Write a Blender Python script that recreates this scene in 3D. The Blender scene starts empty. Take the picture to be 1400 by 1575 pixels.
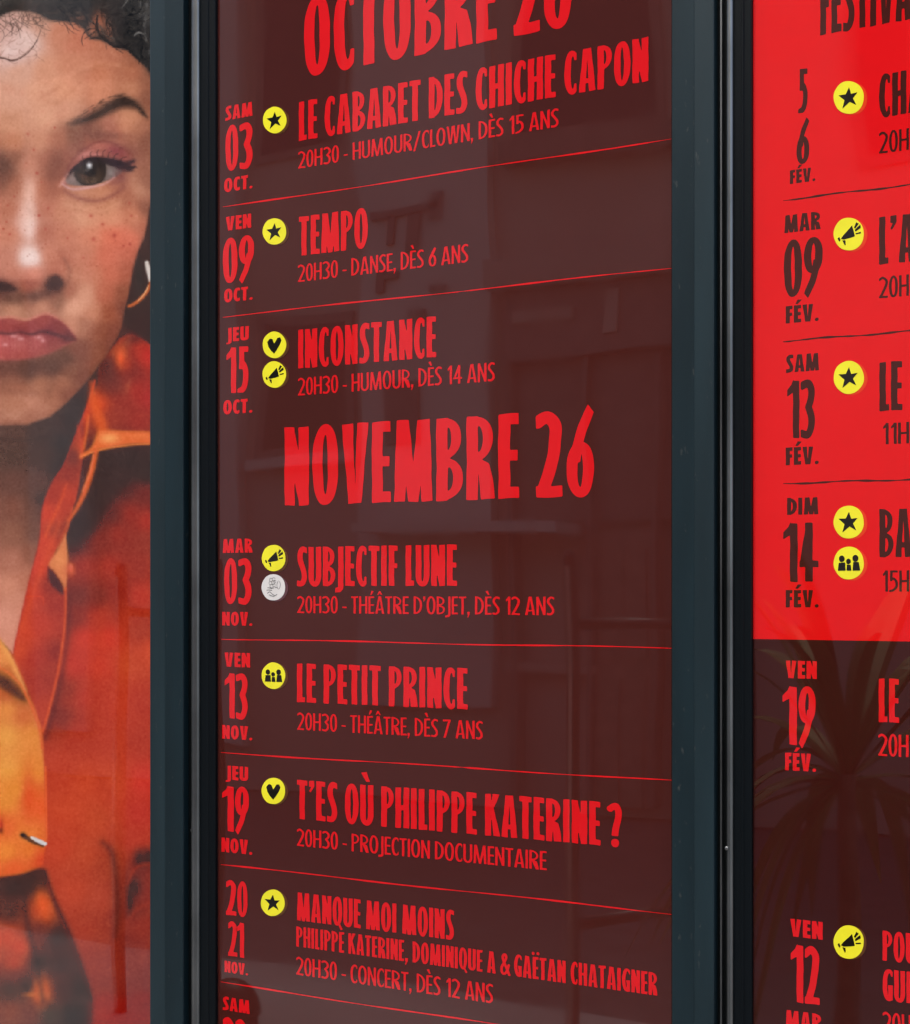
import bpy, bmesh, math, random
import numpy as np
from mathutils import Vector

random.seed(4)
RNG = np.random.default_rng(7)
S = bpy.context.scene
COL = S.collection

# ------------------------------------------------------------------ camera
F, HOR = 2440.0, 908.0                 # focal length and horizon row, in photo pixels (photo 1400 x 1575)
TH = math.atan(F / 4253.0)             # the wall recedes to the left by this angle
DIST, EYE = 2.2, 1.6
CAM = Vector((DIST * math.sin(TH), -DIST * math.cos(TH), EYE))
cd = bpy.data.cameras.new('camera')
cd.sensor_fit = 'HORIZONTAL'; cd.sensor_width = 36.0
cd.lens = F / 1400 * 36.0
cd.shift_y = (HOR - 787.5) / 1400
cd.clip_start = 0.05; cd.clip_end = 500
cam = bpy.data.objects.new('camera', cd); COL.objects.link(cam)
cam.location = CAM; cam.rotation_euler = (math.radians(90), 0, TH)
S.camera = cam

# ------------------------------------------------------------------ sky, sun, exposure
SUN_EL, SUN_AZ = math.radians(58), math.radians(196)      # azimuth of the sun seen from above, from +Y clockwise
w = bpy.data.worlds.new('World'); S.world = w; w.use_nodes = True
nt = w.node_tree; nt.nodes.clear()
sky = nt.nodes.new('ShaderNodeTexSky'); sky.sky_type = 'NISHITA'; sky.sun_disc = False
sky.sun_elevation = SUN_EL; sky.sun_rotation = SUN_AZ
sky.air_density = 1.0; sky.dust_density = 4.0; sky.ozone_density = 1.0
bg = nt.nodes.new('ShaderNodeBackground'); bg.inputs[1].default_value = 0.12
wo = nt.nodes.new('ShaderNodeOutputWorld')
nt.links.new(sky.outputs[0], bg.inputs[0]); nt.links.new(bg.outputs[0], wo.inputs[0])
sl = bpy.data.lights.new('sun', 'SUN'); sl.energy = 1.5; sl.angle = math.radians(40); sl.color = (1.0, 0.97, 0.93)
so = bpy.data.objects.new('sun', sl); COL.objects.link(so)
sd = Vector((math.sin(SUN_AZ) * math.cos(SUN_EL), math.cos(SUN_AZ) * math.cos(SUN_EL), math.sin(SUN_EL)))
so.rotation_euler = (-sd).to_track_quat('-Z', 'Y').to_euler(); so.location = (0, -3, 8)
S.view_settings.view_transform = 'Standard'; S.view_settings.look = 'None'
S.view_settings.gamma = 1.0; S.view_settings.use_curve_mapping = False
S.view_settings.exposure = 1.3
ILLUM = 1.23      # how bright a white print on the wall shows (display linear); the inks are divided by it

# ------------------------------------------------------------------ helpers
def at(x, y, py=0.0):
    """photo pixel -> point of the upright plane Y = py parallel to the wall"""
    t, s = (x - 700) / F, (HOR - y) / F
    dx = t * math.cos(TH) - math.sin(TH); dy = t * math.sin(TH) + math.cos(TH)
    k = (py - CAM.y) / dy
    return CAM.x + dx * k, EYE + s * k
def U(x, py=0.0): return at(x, HOR, py)[0]
def street(x, y, q):
    """what the glazed wall mirrors at a photo pixel, q metres out into the street"""
    u, z = at(x, y, q); return Vector((u, -q, z))
def lin(c):
    c = np.asarray(c, float) / 255.0
    return np.where(c <= 0.04045, c / 12.92, ((c + 0.055) / 1.055) ** 2.4)
def link(name, me, mat=None, parent=None):
    o = bpy.data.objects.new(name, me); COL.objects.link(o)
    if mat: me.materials.append(mat)
    if parent: o.parent = parent; o.matrix_parent_inverse.identity(); 
    return o
def thing(name, label, cat, loc, group=None):
    o = bpy.data.objects.new(name, None); COL.objects.link(o); o.location = loc; o.empty_display_size = 0.1
    o['label'] = label; o['category'] = cat
    if group: o['group'] = group
    return o
def tag(o, label=None, cat=None, group=None, kind=None):
    for k, v in (('label', label), ('category', cat), ('group', group), ('kind', kind)):
        if v: o[k] = v
    return o
class MB:
    """collects faces in world coordinates, then links them as ONE mesh"""
    def __init__(s): s.v = []; s.f = []; s.n = 0
    def add(s, vs, fs):
        s.v.append(np.asarray(vs, float).reshape(-1, 3)); s.f += [[i + s.n for i in f] for f in fs]; s.n += len(s.v[-1])
    def box(s, x0, x1, y0, y1, z0, z1):
        s.add([(x, y, z) for x in (x0, x1) for y in (y0, y1) for z in (z0, z1)],
              [(0, 1, 3, 2), (4, 6, 7, 5), (0, 4, 5, 1), (2, 3, 7, 6), (0, 2, 6, 4), (1, 5, 7, 3)])
    def prism(s, prof, z0, z1):
        n = len(prof)
        a = sum(prof[i][0] * prof[(i + 1) % n][1] - prof[(i + 1) % n][0] * prof[i][1] for i in range(n))
        if a < 0: prof = prof[::-1]
        s.add([(x, y, z0) for x, y in prof] + [(x, y, z1) for x, y in prof],
              [tuple(range(n))[::-1], tuple(range(n, 2 * n))] + [(i, (i + 1) % n, n + (i + 1) % n, n + i) for i in range(n)])
    def tube(s, pts, r, seg=10):
        pts = [Vector(p) for p in pts]; rr = r if isinstance(r, (list, tuple)) else [r] * len(pts)
        vs = []; fs = []
        for i, p in enumerate(pts):
            d = (pts[min(i + 1, len(pts) - 1)] - pts[max(i - 1, 0)]).normalized()
            a = d.orthogonal().normalized() if i == 0 else (a - d * a.dot(d)).normalized()
            b = d.cross(a)
            vs += [tuple(p + (a * math.cos(k * 2 * math.pi / seg) + b * math.sin(k * 2 * math.pi / seg)) * rr[i]) for k in range(seg)]
        for i in range(len(pts) - 1):
            for k in range(seg):
                k2 = (k + 1) % seg; fs.append((i * seg + k, i * seg + k2, (i + 1) * seg + k2, (i + 1) * seg + k))
        fs.append(tuple(range(seg))[::-1]); fs.append(tuple((len(pts) - 1) * seg + k for k in range(seg)))
        s.add(vs, fs)
    def build(s, name, mat, parent=None, smooth=False):
        off = np.array(parent_loc(parent)) if parent else np.zeros(3)
        v = np.concatenate(s.v) - off
        me = bpy.data.meshes.new(name); me.from_pydata(v.tolist(), [], s.f); me.update()
        if smooth: me.polygons.foreach_set('use_smooth', [True] * len(me.polygons))
        return link(name, me, mat, parent)
def parent_loc(p):
    l = Vector((0, 0, 0))
    while p: l += p.location; p = p.parent
    return l

# ------------------------------------------------------------------ materials
def material(name, base, rough=0.5, spec=0.5, metal=0.0, noise=0.0, nscale=8.0, coat=0.0, coat_ior=1.5, coat_rough=0.03, bump=0.0, bscale=60.0, stretch=None, smear=False):
    m = bpy.data.materials.new(name); m.use_nodes = True
    t = m.node_tree; p = t.nodes['Principled BSDF']
    p.inputs['Base Color'].default_value = (*base, 1); p.inputs['Roughness'].default_value = rough
    p.inputs['Specular IOR Level'].default_value = spec; p.inputs['Metallic'].default_value = metal
    p.inputs['Coat Weight'].default_value = coat; p.inputs['Coat IOR'].default_value = coat_ior
    p.inputs['Coat Roughness'].default_value = coat_rough
    tc = t.nodes.new('ShaderNodeTexCoord'); vec = tc.outputs['Object']
    if stretch:
        mp = t.nodes.new('ShaderNodeMapping'); mp.inputs['Scale'].default_value = stretch
        t.links.new(vec, mp.inputs[0]); vec = mp.outputs[0]
    if noise:
        n = t.nodes.new('ShaderNodeTexNoise'); n.inputs['Scale'].default_value = nscale; n.inputs['Detail'].default_value = 6
        t.links.new(vec, n.inputs['Vector'])
        r = t.nodes.new('ShaderNodeMapRange'); r.inputs[3].default_value = 1 - noise; r.inputs[4].default_value = 1 + noise
        r.inputs[1].default_value = 0.3; r.inputs[2].default_value = 0.7
        t.links.new(n.outputs[0], r.inputs[0])
        mx = t.nodes.new('ShaderNodeVectorMath'); mx.operation = 'SCALE'; mx.inputs[0].default_value = base
        t.links.new(r.outputs[0], mx.inputs['Scale']); t.links.new(mx.outputs[0], p.inputs['Base Color'])
    if bump:
        n2 = t.nodes.new('ShaderNodeTexNoise'); n2.inputs['Scale'].default_value = bscale; n2.inputs['Detail'].default_value = 4
        t.links.new(vec, n2.inputs['Vector'])
        b = t.nodes.new('ShaderNodeBump'); b.inputs['Strength'].default_value = bump; b.inputs['Distance'].default_value = 0.002
        t.links.new(n2.outputs[0], b.inputs['Height']); t.links.new(b.outputs[0], p.inputs['Normal'])
    if smear: smears(t, p, coat_rough)
    return m
def smears(t, p, rough):
    """faint wiping streaks and unevenness of the glazed face: roughness and a very slight waviness of its clear coat"""
    tc = t.nodes.new('ShaderNodeTexCoord')
    mp = t.nodes.new('ShaderNodeMapping'); mp.inputs['Scale'].default_value = (6, 1, 1.6); mp.inputs['Rotation'].default_value = (0, .35, 0)
    n = t.nodes.new('ShaderNodeTexNoise'); n.inputs['Scale'].default_value = 3.0; n.inputs['Detail'].default_value = 7; n.inputs['Distortion'].default_value = .6
    r = t.nodes.new('ShaderNodeMapRange'); r.inputs[1].default_value = .35; r.inputs[2].default_value = .8; r.inputs[3].default_value = rough * .5; r.inputs[4].default_value = rough * 3.2
    n2 = t.nodes.new('ShaderNodeTexNoise'); n2.inputs['Scale'].default_value = 2.6; n2.inputs['Detail'].default_value = 1
    b = t.nodes.new('ShaderNodeBump'); b.inputs['Strength'].default_value = .35; b.inputs['Distance'].default_value = .004
    t.links.new(tc.outputs['Object'], mp.inputs[0]); t.links.new(mp.outputs[0], n.inputs['Vector']); t.links.new(n.outputs[0], r.inputs[0]); t.links.new(r.outputs[0], p.inputs['Coat Roughness'])
    t.links.new(tc.outputs['Object'], n2.inputs['Vector']); t.links.new(n2.outputs[0], b.inputs['Height']); t.links.new(b.outputs[0], p.inputs['Coat Normal'])
GLAZE = dict(rough=0.6, spec=0.0, coat=1.0, coat_ior=1.9, coat_rough=0.02, smear=True)     # print under a clear, slightly dusty glazed face
def ink(name, rgb, noise=0.03):
    return material(name, tuple(float(c) for c in lin(rgb) / ILLUM), noise=noise, nscale=30, **GLAZE)
INK_DARK = ink('dark print', (74, 31, 26))
INK_DARK2 = ink('dark print of the bill', (59, 20, 16))
INK_RED = ink('red print', (226, 24, 30))
INK_RED_SHEET = ink('red sheet print', (229, 17, 20), 0.02)
INK_BROWN = ink('brown print', (70, 26, 18))
INK_YELLOW = ink('yellow print', (247, 240, 50), 0.05)
INK_OLIVE = ink('olive print', (92, 56, 30))
INK_ORANGE = ink('orange print', (236, 66, 28))
INK_BLACK = ink('black print', (24, 22, 14))
INK_WHITE = ink('white print', (228, 226, 224))
INK_MAUVE = ink('mauve print', (98, 62, 68))
INK_GREY = ink('grey print', (120, 120, 120))
FRAME = material('teal painted metal', (0.0065, 0.0165, 0.0215), rough=0.40, spec=0.30, noise=0.22, nscale=6, bump=0.12, bscale=220, stretch=(3, 3, .5))
def worn(m):
    """sparse pale specks and rubbed spots in the paint"""
    t = m.node_tree; p = t.nodes['Principled BSDF']; src = p.inputs['Base Color'].links[0].from_socket
    tc = t.nodes.new('ShaderNodeTexCoord'); mp = t.nodes.new('ShaderNodeMapping'); mp.inputs['Scale'].default_value = (1, 1, .45)
    n = t.nodes.new('ShaderNodeTexNoise'); n.inputs['Scale'].default_value = 130; n.inputs['Detail'].default_value = 3
    r = t.nodes.new('ShaderNodeMapRange'); r.inputs[1].default_value = .68; r.inputs[2].default_value = .78; r.inputs[4].default_value = .8
    x = t.nodes.new('ShaderNodeMix'); x.data_type = 'RGBA'; x.inputs[7].default_value = (.05, .055, .055, 1)
    t.links.new(tc.outputs['Object'], mp.inputs[0]); t.links.new(mp.outputs[0], n.inputs['Vector']); t.links.new(n.outputs[0], r.inputs[0])
    t.links.new(r.outputs[0], x.inputs[0]); t.links.new(src, x.inputs[6]); t.links.new(x.outputs[2], p.inputs['Base Color'])
FRAME2 = material('teal painted metal', (0.0085, 0.020, 0.0255), rough=0.44, spec=0.30, noise=0.22, nscale=5, bump=0.12, bscale=220, stretch=(3, 3, .5))
worn(FRAME); worn(FRAME2)
RUBBER = material('black rubber', (0.002, 0.003, 0.0035), rough=0.7, spec=0.1)
RIM = material('black metal rim', (0.0028, 0.0045, 0.006), rough=0.4, spec=0.14)
ALU = material('brushed aluminium', (0.22, 0.235, 0.235), rough=0.36, metal=1.0, noise=0.35, nscale=3, stretch=(1, 1, 2))
SCREW = material('zinc screw', (0.22, 0.23, 0.23), rough=.45, metal=1.0)
BACK = material('back panel grey', (0.05, 0.05, 0.05), rough=0.8)

# ------------------------------------------------------------------ lettering: condensed hand-cut capitals, drawn as fields and contoured
def se(X, Y, cx, cy, rx, ry, n=2.25):
    return ((np.abs((X - cx) / rx) ** n + np.abs((Y - cy) / ry) ** n) ** (1 / n) - 1) * min(rx, ry)
def pg(X, Y, pts):
    d = np.full(X.shape, 1e9); sgn = np.zeros(X.shape, bool); m = len(pts)
    for i in range(m):
        ax, ay = pts[i]; bx, by = pts[(i + 1) % m]
        ex, ey = bx - ax, by - ay
        wx, wy = X - ax, Y - ay
        t = np.clip((wx * ex + wy * ey) / (ex * ex + ey * ey + 1e-12), 0, 1)
        d = np.minimum(d, (wx - ex * t) ** 2 + (wy - ey * t) ** 2)
        c = (ay > Y) != (by > Y)
        with np.errstate(divide='ignore', invalid='ignore'):
            xi = ax + (Y - ay) / (by - ay if by != ay else 1e-12) * ex
        sgn ^= c & (X < xi)
    d = np.sqrt(d); return np.where(sgn, -d, d)
def rc(X, Y, x0, y0, x1, y1):
    return np.maximum(np.maximum(x0 - X, X - x1), np.maximum(y0 - Y, Y - y1))
def catmull(pts, n=8):
    p = [np.array(q, float) for q in pts]; out = []
    for i in range(len(p) - 1):
        a, b, c, d = p[max(i - 1, 0)], p[i], p[i + 1], p[min(i + 2, len(p) - 1)]
        for k in range(n):
            t = k / n
            out.append(0.5 * (2 * b + (c - a) * t + (2 * a - 5 * b + 4 * c - d) * t * t + (3 * b - a - 3 * c + d) * t ** 3))
    out.append(p[-1]); return out
def sk(X, Y, pts, t, smooth=True):
    if smooth: pts = catmull(pts)
    d = np.full(X.shape, 1e9)
    for (ax, ay), (bx, by) in zip(pts[:-1], pts[1:]):
        ex, ey = bx - ax, by - ay; wx, wy = X - ax, Y - ay
        q = np.clip((wx * ex + wy * ey) / (ex * ex + ey * ey + 1e-12), 0, 1)
        d = np.minimum(d, (wx - ex * q) ** 2 + (wy - ey * q) ** 2)
    return np.sqrt(d) - t / 2
MN, MX = np.minimum, np.maximum
WID = dict(A=.36, B=.32, C=.27, D=.33, E=.235, F=.22, G=.31, H=.335, J=.17, K=.33, L=.205, M=.48, N=.33, O=.345, P=.305, Q=.345, R=.33,
           S=.265, T=.275, U=.33, V=.345, W=.5, X=.34, Y=.33, Z=.28)
for d_ in '023456789': WID[d_] = .30
WID['1'] = .2; WID['4'] = .34
ACC = {'È': ('E', 'g'), 'É': ('E', 'a'), 'Â': ('A', 'c'), 'Ù': ('U', 'g'), 'Ë': ('E', 'd')}
def glyph(ch, t, b, k):
    """-> width, function(X, Y) -> field (negative inside); cap height is 1"""
    acc = None
    if ch in ACC: ch, acc = ACC[ch]
    if ch == 'I': wd = t
    elif ch in '.,’:': wd = t * 1.05
    elif ch == '-': wd = .17 * k
    elif ch == '/': wd = .3 * k
    elif ch == '&': wd = .37 * k
    elif ch == '?': wd = .27 * k
    elif ch == ' ': return .11 * k, None
    else: wd = WID[ch] * k
    w = max(wd, t * 1.05)
    def f(X, Y):
        R = lambda *a: rc(X, Y, *a)
        P = lambda pts: pg(X, Y, pts)
        E = lambda *a: se(X, Y, *a)
        K = lambda pts, s=True, tt=t: sk(X, Y, pts, tt, s)
        def bowl(cy, ry, x1=w):
            return MX(MX(E(.35 * t, cy, x1 - .35 * t, ry), .35 * t - X), -MX(E(t, cy, x1 - 2 * t + .02, ry - b * .9, 2.1), t - X))
        stem = R(0, 0, t, 1)
        if ch == 'O' or ch == '0': g = MX(E(w / 2, .5, w / 2, .51), -E(w / 2, .5, max(w / 2 - t, .03), .51 - b, 2.0))
        elif ch == 'Q': g = MN(MX(E(w / 2, .5, w / 2, .51), -E(w / 2, .5, max(w / 2 - t, .03), .51 - b, 2.0)), P([(w * .5, .1), (w * .62, .16), (w * 1.05, -.12), (w * .85, -.17)]))
        elif ch in 'CG':
            g = MX(E(w * .62, .5, w * .62, .51), -E(w * .68, .5, max(w * .68 - t, .03), .51 - b, 2.0))
            g = MX(g, X - w * (.98 if ch == 'C' else 1.0))
            g = MX(g, -R(w * .6, .24 if ch == 'C' else .5, w * 1.5, .78))
            if ch == 'G': g = MN(MN(g, R(w - t, .02, w, .5)), R(w * .52, .5 - b * .9, w, .5))
        elif ch == 'D': g = MN(stem, MX(MX(E(0, .5, w, .5, 2.4), -X), -MX(E(t * .8, .5, w - t * 1.8, .5 - b, 2.1), t - X)))
        elif ch == 'P': g = MN(stem, bowl(.72, .28))
        elif ch == 'B': g = MN(stem, MN(bowl(.745, .255, w * .94), bowl(.26, .26)))
        elif ch == 'R': g = MN(MN(stem, bowl(.725, .275, w * .95)), P([(w * .42, .5), (t * .9, .47), (w - t * 1.12, 0), (w * 1.03, 0), (w * .93, .25), (w * .8, .42)]))
        elif ch == 'A':
            g = MX(P([(0, 0), (w / 2 - t * .62, 1), (w / 2 + t * .62, 1), (w, 0)]), -P([(t * 1.02, -.02), (w / 2, .82), (w - t * 1.02, -.02)]))
            g = MN(g, MX(R(t * .5, .2, w - t * .5, .2 + b * .85), P([(0, 0), (w / 2 - t * .6, 1), (w / 2 + t * .6, 1), (w, 0)])))
        elif ch in 'EF':
            g = MN(MN(stem, R(0, 1 - b, w, 1)), R(0, .5 - b * .45, w * .96, .5 + b * .5))
            if ch == 'E': g = MN(g, R(0, 0, w * 1.02, b))
        elif ch == 'H': g = MN(MN(stem, R(w - t, 0, w, 1)), R(0, .5 - b / 2, w, .5 + b / 2))
        elif ch == 'I': g = stem
        elif ch == 'J': g = MN(R(w - t, 0, w, 1), P([(w - t, .06), (w, .06), (w - t * .1, -.07), (w - t * .6, -.15), (-t * .35, -.17), (-t * .3, -.05), (w - t * 1.05, -.03)]))
        elif ch == 'K': g = MN(MN(stem, P([(t * .8, .42), (t * .8, .6), (w - t * 1.15, 1), (w, 1)])), P([(t * 1.0, .52), (t * 1.45, .66), (w * 1.04, 0), (w - t * 1.0, 0)]))
        elif ch == 'L': g = MN(stem, R(0, 0, w, b))
        elif ch == 'M':
            e = w * .07
            g = MN(P([(0, 0), (e, 1), (e + t * 1.1, 1), (t, 0)]), P([(w, 0), (w - e, 1), (w - e - t * 1.1, 1), (w - t, 0)]))
            g = MN(g, P([(e, 1), (e + t * 1.1, 1), (w / 2 + t * .35, 0), (w / 2 - t * .45, 0)])); g = MN(g, P([(w - e, 1), (w - e - t * 1.1, 1), (w / 2 - t * .35, 0), (w / 2 + t * .45, 0)]))
        elif ch == 'N': g = MN(MN(stem, R(w - t, 0, w, 1)), P([(0, 1), (t * .92, 1), (w, 0), (w - t * .92, 0)]))
        elif ch == 'S': 
            g = K([(w - t * .1, .91), (w * .55, 1 - b * .48), (t * .62, .83), (t * .62, .68), (w * .5, .52), (w - t * .55, .34), (w - t * .58, .17), (w * .45, b * .46), (-t * .1, .08)])
            g = MX(g, R(0, -.02, w, 1.02))
        elif ch == 'T': g = MN(R(0, 1 - b, w, 1), R(w / 2 - t / 2, 0, w / 2 + t / 2, 1))
        elif ch == 'U': g = MN(MN(R(0, .25, t, 1), R(w - t, .25, w, 1)), MX(MX(E(w / 2, .26, w / 2, .27), Y - .26), -E(w / 2, .26, w / 2 - t, max(.27 - b, .02), 2.0)))
        elif ch == 'V': g = MX(P([(0, 1), (w / 2 - t * .6, 0), (w / 2 + t * .6, 0), (w, 1)]), -P([(t * 1.05, 1.02), (w / 2, .2), (w - t * 1.05, 1.02)]))
        elif ch == 'W':
            q = w / 2 + t * .35; g = None
            for o in (0, w - q):
                h = MX(P([(o, 1), (o + q / 2 - t * .55, 0), (o + q / 2 + t * .55, 0), (o + q, 1)]), -P([(o + t, 1.02), (o + q / 2, .22), (o + q - t, 1.02)])); g = h if g is None else MN(g, h)
        elif ch == 'X': g = MN(P([(0, 0), (t, 0), (w, 1), (w - t, 1)]), P([(0, 1), (t, 1), (w, 0), (w - t, 0)]))
        elif ch == 'Y': g = MN(R(w / 2 - t / 2, 0, w / 2 + t / 2, .5), MX(P([(0, 1), (w / 2 - t * .5, .38), (w / 2 + t * .5, .38), (w, 1)]), -P([(t, 1.02), (w / 2, .58), (w - t, 1.02)])))
        elif ch == 'Z': g = MN(MN(R(0, 1 - b, w, 1), R(0, 0, w, b)), P([(0, b * .5), (t * 1.1, b * .5), (w, 1 - b * .5), (w - t * 1.1, 1 - b * .5)]))
        elif ch == '1': g = MN(R(w - t, 0, w, 1), P([(w - t * .9, 1), (w - t * .9, .8), (w - t * 1.9, .72), (w - t * 1.9, .84), (w - t * 1.2, .93), (w - t * .9, 1.02)]))
        elif ch == '2': 
            g = MN(K([(t * .1, .87), (w * .42, 1 - b * .48), (w - t * .6, .83), (w - t * .65, .62), (w * .55, .36), (t * .55, .06)]), R(0, 0, w, b))
            g = MX(g, R(0, 0, w, 1.02))
        elif ch == '3':
            g = K([(t * .2, .9), (w * .5, 1 - b * .46), (w - t * .58, .84), (w - t * .6, .68), (w * .52, .53)])
            g = MN(g, K([(w * .52, .53), (w - t * .58, .36), (w - t * .6, .17), (w * .5, b * .46), (t * .2, .07)]))
            g = MX(g, R(0, -.02, w, 1.02))
        elif ch == '4': g = MN(MN(R(w - t * 1.75, 0, w - t * .75, 1), R(0, .3 - b * .4, w, .3 + b * .5)), P([(0, .26), (w - t * 1.6, 1), (w - t * .9, 1), (w - t * 1.2, .8), (t * 1.05, .3)]))
        elif ch == '5':
            g = MN(MN(R(t * .35, .5, t * 1.3, 1), R(t * .35, 1 - b, w * .96, 1)), K([(t * .85, .6), (w * .55, .6), (w - t * .6, .46), (w - t * .62, .24), (w * .5, .08), (t * .3, .02)]))
            g = MX(g, R(0, -.01, w, 1.02))
        elif ch in '69':
            Yq = Y if ch == '6' else 1 - Y; Xq = X if ch == '6' else w - X
            g = MX(se(Xq, Yq, w / 2, .31, w / 2, .32), -se(Xq, Yq, w / 2, .31, max(w / 2 - t, .03), .32 - b * .9, 2.0))
            g = MN(g, pg(Xq, Yq, [(0, .34), (t * .25, .5), (w * .42, .82), (w * .78, 1.06), (w * 1.0, .96), (w * .72, .74), (w * .55, .58), (t * 1.1, .4)]))
        elif ch == '7': g = MN(R(0, 1 - b, w, 1), P([(w, 1 - b * .5), (w - t * 1.1, 1 - b), (t * .25, 0), (t * 1.3, 0)]))
        elif ch == '8':
            g = MN(MX(E(w / 2, .745, w * .46, .265), -E(w / 2, .745, max(w * .46 - t, .03), .265 - b * .8, 2)), MX(E(w / 2, .26, w / 2, .27), -E(w / 2, .26, max(w / 2 - t, .03), .27 - b * .8, 2)))
        elif ch == '.': g = E(w / 2, .09, t * .46, .095, 2.2)
        elif ch == ',': g = P([(0, .16), (t, .16), (t, .02), (t * .25, -.17), (-t * .05, -.13), (t * .38, 0), (0, 0)])
        elif ch == '’': g = P([(0, 1), (t, 1), (t, .86), (t * .3, .7), (t * .02, .74), (t * .4, .85), (0, .85)])
        elif ch == '-': g = R(0, .36 - b * .42, w, .36 + b * .42)
        elif ch == '/': g = P([(0, -.08), (t * .95, -.08), (w, 1.03), (w - t * .95, 1.03)])
        elif ch == '&': g = K([(w, .02), (w * .3, .7), (w * .34, .9), (w * .52, .94), (w * .64, .84), (w * .56, .68), (w * .15, .36), (w * .2, .1), (w * .5, .06), (w * .76, .22), (w * .92, .46)], True, t * .8)
        elif ch == '?': g = MN(MX(K([(t * .1, .86), (w * .45, .94), (w - t * .6, .82), (w - t * .65, .64), (w * .5, .46), (w * .42, .26)]), .25 - Y), E(w * .45, .09, t * .6, .095, 2.2))
        else: raise ValueError(ch)
        if acc:
            c = w / 2
            if acc == 'g': a = P([(c - t * 1.1, 1.3), (c - t * .05, 1.33), (c + t * .55, 1.08), (c - t * .1, 1.08)])
            elif acc == 'a': a = P([(c + t * 1.1, 1.3), (c + t * .05, 1.33), (c - t * .55, 1.08), (c + t * .1, 1.08)])
            elif acc == 'c': a = P([(c - t * 1.2, 1.08), (c - t * .3, 1.3), (c + t * .3, 1.3), (c + t * 1.2, 1.08), (c + t * .5, 1.08), (c, 1.18), (c - t * .5, 1.08)])
            else: a = MN(E(c - t * .75, 1.16, t * .45, .07), E(c + t * .75, 1.16, t * .45, .07))
            g = MN(g, a)
        return g
    return w, f
_cache = {}
def glyph_mesh(ch, t, b, k, rows):
    key = (ch, t, b, k, rows)
    if key in _cache: return _cache[key]
    w, f = glyph(ch, t, b, k)
    if f is None: _cache[key] = (w, None, None); return _cache[key]
    h = 1.0 / rows
    xs = np.arange(-3.37 * h - (.06 if ch == 'J' else 0), w + 4 * h + .03, h * .8); ys = np.arange(-.24 + .003, 1.4, h)
    # keep a sample line close to the baseline and to the cap line
    ph = random.random() * 6.28
    X, Y = np.meshgrid(xs, ys, indexing='ij')
    wob = .003 * np.sin(9 * Y + ph + 5 * X) + .0015 * np.sin(23 * Y + 2 * ph)
    G = f(X + wob, Y + .006 * np.sin(14 * X + ph))
    vs = []; fs = []
    nx, ny = G.shape
    ins = G < 0
    full = ins[:-1, :-1] & ins[1:, :-1] & ins[1:, 1:] & ins[:-1, 1:]
    anyi = ins[:-1, :-1] | ins[1:, :-1] | ins[1:, 1:] | ins[:-1, 1:]
    for j in range(ny - 1):
        i = 0
        while i < nx - 1:
            if full[i, j]:
                i0 = i
                while i < nx - 1 and full[i, j]: i += 1
                n = len(vs); vs += [(xs[i0], ys[j]), (xs[i], ys[j]), (xs[i], ys[j + 1]), (xs[i0], ys[j + 1])]; fs.append((n, n + 1, n + 2, n + 3)); continue
            if anyi[i, j]:
                c = [(i, j), (i + 1, j), (i + 1, j + 1), (i, j + 1)]; n = len(vs); m = 0
                for q in range(4):
                    a, d = c[q], c[(q + 1) % 4]; ga, gd = G[a], G[d]
                    if ga < 0: vs.append((xs[a[0]], ys[a[1]])); m += 1
                    if (ga < 0) != (gd < 0):
                        s_ = ga / (ga - gd); vs.append((xs[a[0]] + s_ * (xs[d[0]] - xs[a[0]]), ys[a[1]] + s_ * (ys[d[1]] - ys[a[1]]))); m += 1
                if m >= 3: fs.append(tuple(range(n, n + m)))
            i += 1
    _cache[key] = (w, np.array(vs), fs); return _cache[key]
STYLE = {'month': (.138, .132, 1.0, .045, 72), 'title': (.137, .128, 1.0, .042, 52), 'sub': (.125, .115, .95, .045, 44), 'info': (.108, .100, 1.22, .05, 40),
         'day': (.21, .2, 1.55, .075, 40), 'num': (.137, .122, 1.0, .03, 52)}
INK_Y = -0.0003
def text(mb, s, x0, x1, base, cap, style, y=INK_Y, track=None):
    """letters a line of text on the poster plane between two photo columns; base and cap are rows at x0"""
    t, b, k, gap, rows = STYLE[style]
    adv = 0; items = []
    for ch in s:
        w, vs, fs = glyph_mesh(ch, t, b, k, rows); items.append((adv, vs, fs)); adv += w + gap
    adv -= gap
    u0, z0 = at(x0, base); _, z1 = at(x0, base - cap); H = z1 - z0
    kx = (U(x1) - u0) / adv if x1 else H * .87
    for a, vs, fs in items:
        if vs is None: continue
        mb.add(np.stack([u0 + (vs[:, 0] + a) * kx, np.full(len(vs), y), z0 + vs[:, 1] * H], 1), fs)
def words(name, parent, mat, lines, label=None):
    mb = MB()
    for l in lines: text(mb, *l)
    o = mb.build(name, mat, parent)
    if label: o['label'] = label
    return o
def flat(mb, pts, y):
    n = len(pts); a = sum(pts[i][0] * pts[(i + 1) % n][1] - pts[(i + 1) % n][0] * pts[i][1] for i in range(n))
    if a < 0: pts = pts[::-1]
    mb.add([(p[0], y, p[1]) for p in pts], [tuple(range(n))])
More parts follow.
